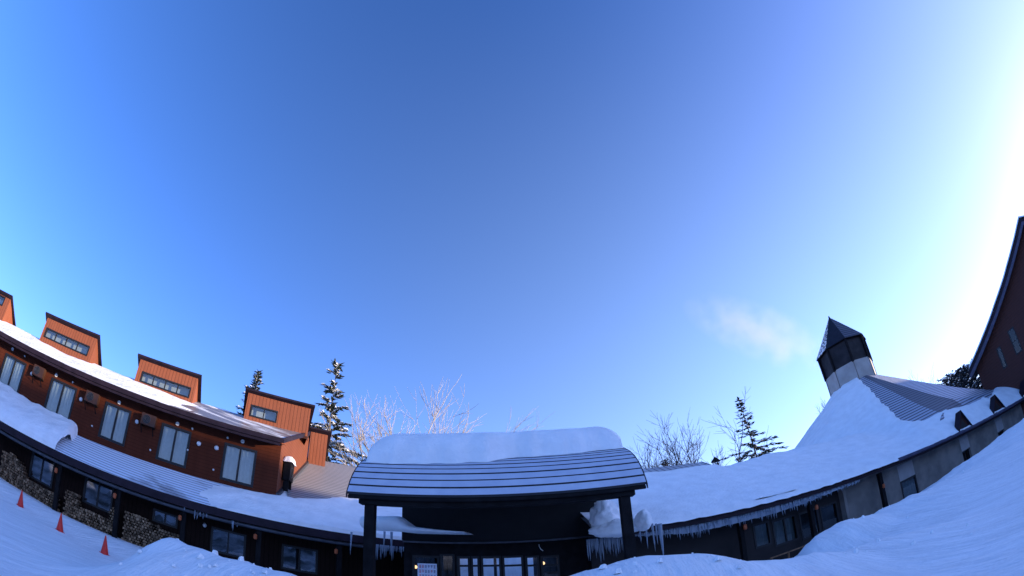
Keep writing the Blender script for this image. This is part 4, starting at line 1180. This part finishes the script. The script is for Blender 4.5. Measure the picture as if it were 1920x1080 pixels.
# ------------------------------------------------------------------ trees
def conifer(base, H, prof, seed, label, needle, snow=.5, lean=(0, 0), nb=110, h0=.1, size=.42, name='conifer_tree', twig=True, group='conifers beyond the roofs', droop=.25, bias=None, gap=.0):
    rnd = random.Random(seed); base = V(base)
    t = thing(name, label, 'tree', base, group)
    ax = lambda f: base + V((lean[0] * f * f, lean[1] * f * f, H * f))
    m = M(); m.tube([ax(k / 8) for k in range(9)], [max(.02, H * .013 * (1 - k / 8.3)) for k in range(9)], 7); m.build('trunk', BARK, t)
    fo = M(); sn = M(); br = M()
    def spray(m_, c, d, s_, w, flat):
        side = d.cross(V((0, 0, 1))).normalized() if abs(d.z) < .95 else V((1, 0, 0))
        side = (side + V((0, 0, rnd.uniform(-.6, .6)))).normalized()
        if flat:
            upv = V((0, 0, s_ * .34)); a = d * s_ * .6; b = side * w
            m_.add([c - a, c - b, c + a * 1.1, c + b, c + upv], [(0, 1, 4), (1, 2, 4), (2, 3, 4), (3, 0, 4)])
        else:
            a = d * s_; b = side * w
            m_.add([c - a * .3, c + b + a * .3, c + a, c - b + a * .3], [(0, 1, 2, 3)])
    for i in range(nb):
        f = h0 + (1 - h0) * (i + rnd.random()) / nb
        an = i * 2.399 + rnd.uniform(-.5, .5)
        L = prof(f) * rnd.uniform(.30, 1.25)
        if rnd.random() < (gap(f) if callable(gap) else gap): continue
        if bias: L *= 1 + bias[1] * cos(an - bias[0]) * (1 - sm(.45, .7, f))
        if L < .05: continue
        o = ax(f); dr_ = V((cos(an), sin(an), 0))
        dz = droop * (1 - f) * 1.6 - .15
        pts = [o + dr_ * L * q + V((0, 0, -dz * L * q * q + .10 * L * q)) for q in (0, .33, .66, 1)]
        br.tube(pts, [.035 * (1.2 - f) + .01, .028, .018, .008], 3, False)
        n = max(2, int(L / (size * .42)))
        for k in range(n):
            q = (k + .6 + rnd.uniform(-.3, .3)) / n
            if q < .12: continue
            sI = min(2, int(q * 3)); c = pts[sI].lerp(pts[sI + 1], q * 3 - sI)
            dd = (pts[sI + 1] - pts[sI]).normalized()
            for r_ in range(3):
                d2 = (dd + dr_.cross(V((0, 0, 1))) * rnd.uniform(-1.0, 1.0) + V((0, 0, rnd.uniform(-.55, .25)))).normalized()
                fo.tone = rnd.uniform(.55, 1.5)
                spray(fo, c + V((rnd.uniform(-.1, .1), rnd.uniform(-.1, .1), rnd.uniform(-.12, .08))), d2, size * rnd.uniform(.6, 1.2), size * .20, False)
            if rnd.random() < snow:
                spray(sn, c + V((rnd.uniform(-.1, .1), rnd.uniform(-.1, .1), .05)), dd, size * rnd.uniform(.5, 1.05), size * rnd.uniform(.22, .42), True)
    fo.build('crown', needle, t)
    br.build('branches', BARK, t)
    if sn.f: sn.build('snow_cover', SNOW, t, kind='stuff')
    return t

def bare_tree(base, stems, seed, label, mat, depth=5, name='bare_tree', r0=.16, up_=.035, group='leafless trees beyond the roofs', spread=.5, ntw=2, lk=.72):
    rnd = random.Random(seed); base = V(base)
    t = thing(name, label, 'tree', base, group)
    tr = M(); cr_ = M()
    def grow(p, d, L, r, lev):
        n = 4; pts = [p]; rs = [r]; dd = d.copy()
        for k in range(n):
            dd = (dd + V((rnd.uniform(-.14, .14), rnd.uniform(-.14, .14), up_ + rnd.uniform(-.06, .08)))).normalized()
            pts.append(pts[-1] + dd * (L / n)); rs.append(r * (1 - .45 * (k + 1) / n))
        (tr if lev == depth else cr_).tube(pts, rs, 6 if lev == depth else (4 if lev > 2 else 3), False)
        if lev <= 0: return
        nc = ntw + (lev > 1) + (1 if rnd.random() < .4 else 0)
        for c in range(nc):
            k = rnd.randint(1 if lev == depth else 0, n); q = pts[k]
            axis_ = V((rnd.gauss(0, 1), rnd.gauss(0, 1), rnd.gauss(0, .5))); axis_ -= dd * axis_.dot(dd); axis_.normalize()
            d2 = (dd + axis_ * rnd.uniform(spread * .8, spread * 2.0)).normalized()
            grow(q, d2, L * rnd.uniform(.45, .78), max(.017, rs[k] * .66), lev - 1)
        grow(pts[-1], dd, L * .6, max(.017, rs[-1]), lev - 1)
    for (dx, dy, dz, L, rf_) in stems:
        grow(base + V((rnd.uniform(-.1, .1), rnd.uniform(-.1, .1), 0)), V((dx, dy, dz)).normalized(), L * lk, r0 * rf_, depth)
    tr.build('trunk', mat, t); cr_.build('crown', mat, t)
    return t

# big snowy spruce by the lodge end
tp = at(634, 682, 44); bs = at(640, 905, 44)
def pA_(f): return .35 + .55 * sm(1.0, .94, f) + .35 * sm(.9, .8, f) + 1.4 * sm(.82, .70, f) + 2.0 * sm(.68, .52, f)
conifer((tp.x + .1, tp.y, 0), tp.z, pA_, 11, 'tall sunlit snow laden conifer rising right of the lodge end', NEEDLE, 1.0, (-.2, 0), 170, .36, .60, bias=(0.2, .40), droop=.5, gap=lambda f: .12 + .42 * sm(.70, .78, f) * (1 - sm(.93, .97, f)))
tp = at(484, 697, 58)
conifer((tp.x, tp.y, 0), tp.z, lambda f: .3 + 5.6 * (1 - f), 5, 'snow dusted conifer tip showing above the two pane dormer', NEEDLE, .65, (.1, 0), 150, .55, .55)
tp = at(1384, 748, 47)
conifer((tp.x + .9, tp.y, 0), tp.z, lambda f: .15 + .55 * sm(1, .85, f) + 5.2 * sm(.86, .45, f), 21, 'dark leaning spruce with a bare spire between the hall and the tower', NEEDLE, .14, (-.9, 0), 100, .42, .5, droop=.55, gap=.22)
tp = at(1246, 862, 50)
conifer((tp.x, tp.y, 0), tp.z, lambda f: .2 + 6 * (1 - f), 31, 'small dark conifer tip below the spreading bare tree', NEEDLE, .15, (0, 0), 90, .55, .45)
for (px, py, d, wd, sd_, lab) in ((1812, 686, 62, 12, 41, 'bushy frosted conifer standing tight against the gabled building'), (1794, 697, 60, 11, 43, 'bushy frosted conifer second from the gabled building'), (1776, 704, 60, 9, 45, 'lowest frosted conifer, farthest left of the three by the gabled building'), ):
    tp = at(px, py, d)
    conifer((tp.x, tp.y, 0), tp.z, lambda f: .5 + wd * sqrt(max(0, 1 - f)) * .55, sd_, lab, BUSHN, .22, (0, 0), 150, .3, .55, group='frosted conifers by the gabled building', droop=.1)

b_ = at(752, 870, 40); b_.z = 2.0
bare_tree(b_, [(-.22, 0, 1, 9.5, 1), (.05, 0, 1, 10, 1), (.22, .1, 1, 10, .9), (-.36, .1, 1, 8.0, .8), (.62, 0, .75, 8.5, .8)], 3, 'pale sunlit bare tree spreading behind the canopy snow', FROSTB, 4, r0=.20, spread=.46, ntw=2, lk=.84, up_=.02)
b_ = at(1268, 895, 46); b_.z = 2.0
bare_tree(b_, [(-.36, 0, 1, 9.0, 1), (-.14, 0, 1, 9.5, .9), (.06, 0, 1, 10, 1), (-.25, .1, 1, 8.5, .8), (.2, .1, 1, 8.5, .8), (-.75, 0, .62, 8.0, .7)], 7, 'wide many stemmed bare tree right of the canopy', GREYB, 4, r0=.17, spread=.48, ntw=2, lk=.62, up_=.02)
b_ = at(1290, 892, 46); b_.z = 3.0
bare_tree(b_, [(.02, 0, 1, 9.5, 1), (.55, 0, .8, 7.5, .7)], 17, 'two stemmed bare tree just left of the flue pipe', GREYB, 4, r0=.14, spread=.48, ntw=2, lk=.60, up_=.02)
b_ = at(1352, 893, 44); b_.z = 2.5
bare_tree(b_, [(-.04, 0, 1, 10, 1)], 27, 'slender straight bare birch right behind the flue pipe', GREYB, 4, r0=.12, spread=.55, ntw=2, lk=.62, up_=.02)
b_ = at(1548, 770, 62); b_.z = 8
bare_tree(b_, [(-.25, 0, 1, 5.5, 1), (.05, 0, 1, 6, 1)], 37, 'thin bare treetop at the foot of the tower drum', GREYB, 3, r0=.11, spread=.5, ntw=3)
b_ = at(1728, 735, 70); b_.z = 5
bare_tree(b_, [(-.2, 0, 1, 5, 1), (.1, 0, 1, 5.5, 1), (.35, 0, 1, 4.5, 1)], 39, 'faint bare treetop behind the bare metal roof panels', GREYB, 3, r0=.11, spread=.5, lk=.95)
b_ = at(440, 780, 62); b_.z = 9
bare_tree(b_, [(-.15, 0, 1, 4.0, 1), (.15, 0, 1, 4.2, 1)], 49, 'small bare treetop showing left of the two pane dormer', GREYB, 3, r0=.07, spread=.5)

# ------------------------------------------------------------------ steam drifting from behind the tower
m = M(); c0, c1 = at(1300, 575, 60), at(1545, 672, 60)
ctr = (c0 + c1) / 2; ax_ = (c1 - c0); Lx = ax_.length / 2 + 2.0; ex = ax_.normalized(); ey = V((-ex.y, ex.x, 0)).normalized(); ez = ex.cross(ey).normalized()
if ez.z < 0: ez = -ez
def ell(u, v):
    th, ph = -2 * pi * u, pi * v
    return ctr + ex * (Lx * cos(ph)) + ey * (4.0 * sin(ph) * cos(th)) + ez * (4.2 * sin(ph) * sin(th))
m.grid(ell, 24, 14)
mt = bpy.data.materials.new('steam'); mt.use_nodes = True; n, l = mt.node_tree.nodes, mt.node_tree.links
n.remove(n['Principled BSDF']); pv = n.new('ShaderNodeVolumePrincipled'); pv.inputs['Color'].default_value = (.95, .93, .96, 1); pv.inputs['Anisotropy'].default_value = .3
geo = n.new('ShaderNodeNewGeometry'); nz = n.new('ShaderNodeTexNoise'); nz.inputs['Scale'].default_value = .30; nz.inputs['Detail'].default_value = 5
l.new(geo.outputs['Position'], nz.inputs['Vector'])
# density falls off with the distance from the plume's axis (real extinction, not a painted shade)
def vm(op, **k):
    q = n.new('ShaderNodeVectorMath'); q.operation = op; return q
sb = vm('SUBTRACT'); sb.inputs[1].default_value = ctr; l.new(geo.outputs['Position'], sb.inputs[0])
def dotn(v):
    q = vm('DOT_PRODUCT'); q.inputs[1].default_value = v; l.new(sb.outputs[0], q.inputs[0]); return q
cb = n.new('ShaderNodeCombineXYZ')
for k, v in enumerate((ex / Lx, ey / 4.0, ez / 4.2)): l.new(dotn(v).outputs['Value'], cb.inputs[k])
ln = vm('LENGTH'); l.new(cb.outputs[0], ln.inputs[0])
fa = n.new('ShaderNodeMapRange'); fa.inputs[1].default_value = 1.0; fa.inputs[2].default_value = .2; l.new(ln.outputs['Value'], fa.inputs[0])
nr = n.new('ShaderNodeMapRange'); nr.inputs[1].default_value = .38; nr.inputs[2].default_value = .72; nr.inputs[4].default_value = .17; l.new(nz.outputs[0], nr.inputs[0])
mu = n.new('ShaderNodeMath'); mu.operation = 'MULTIPLY'; l.new(fa.outputs[0], mu.inputs[0]); l.new(nr.outputs[0], mu.inputs[1])
l.new(mu.outputs[0], pv.inputs['Density']); l.new(pv.outputs[0], n['Material Output'].inputs['Volume'])
m.build('steam', mt, kind='stuff', label='faint pinkish steam drifting left of the tower', cat='steam', smooth=True)
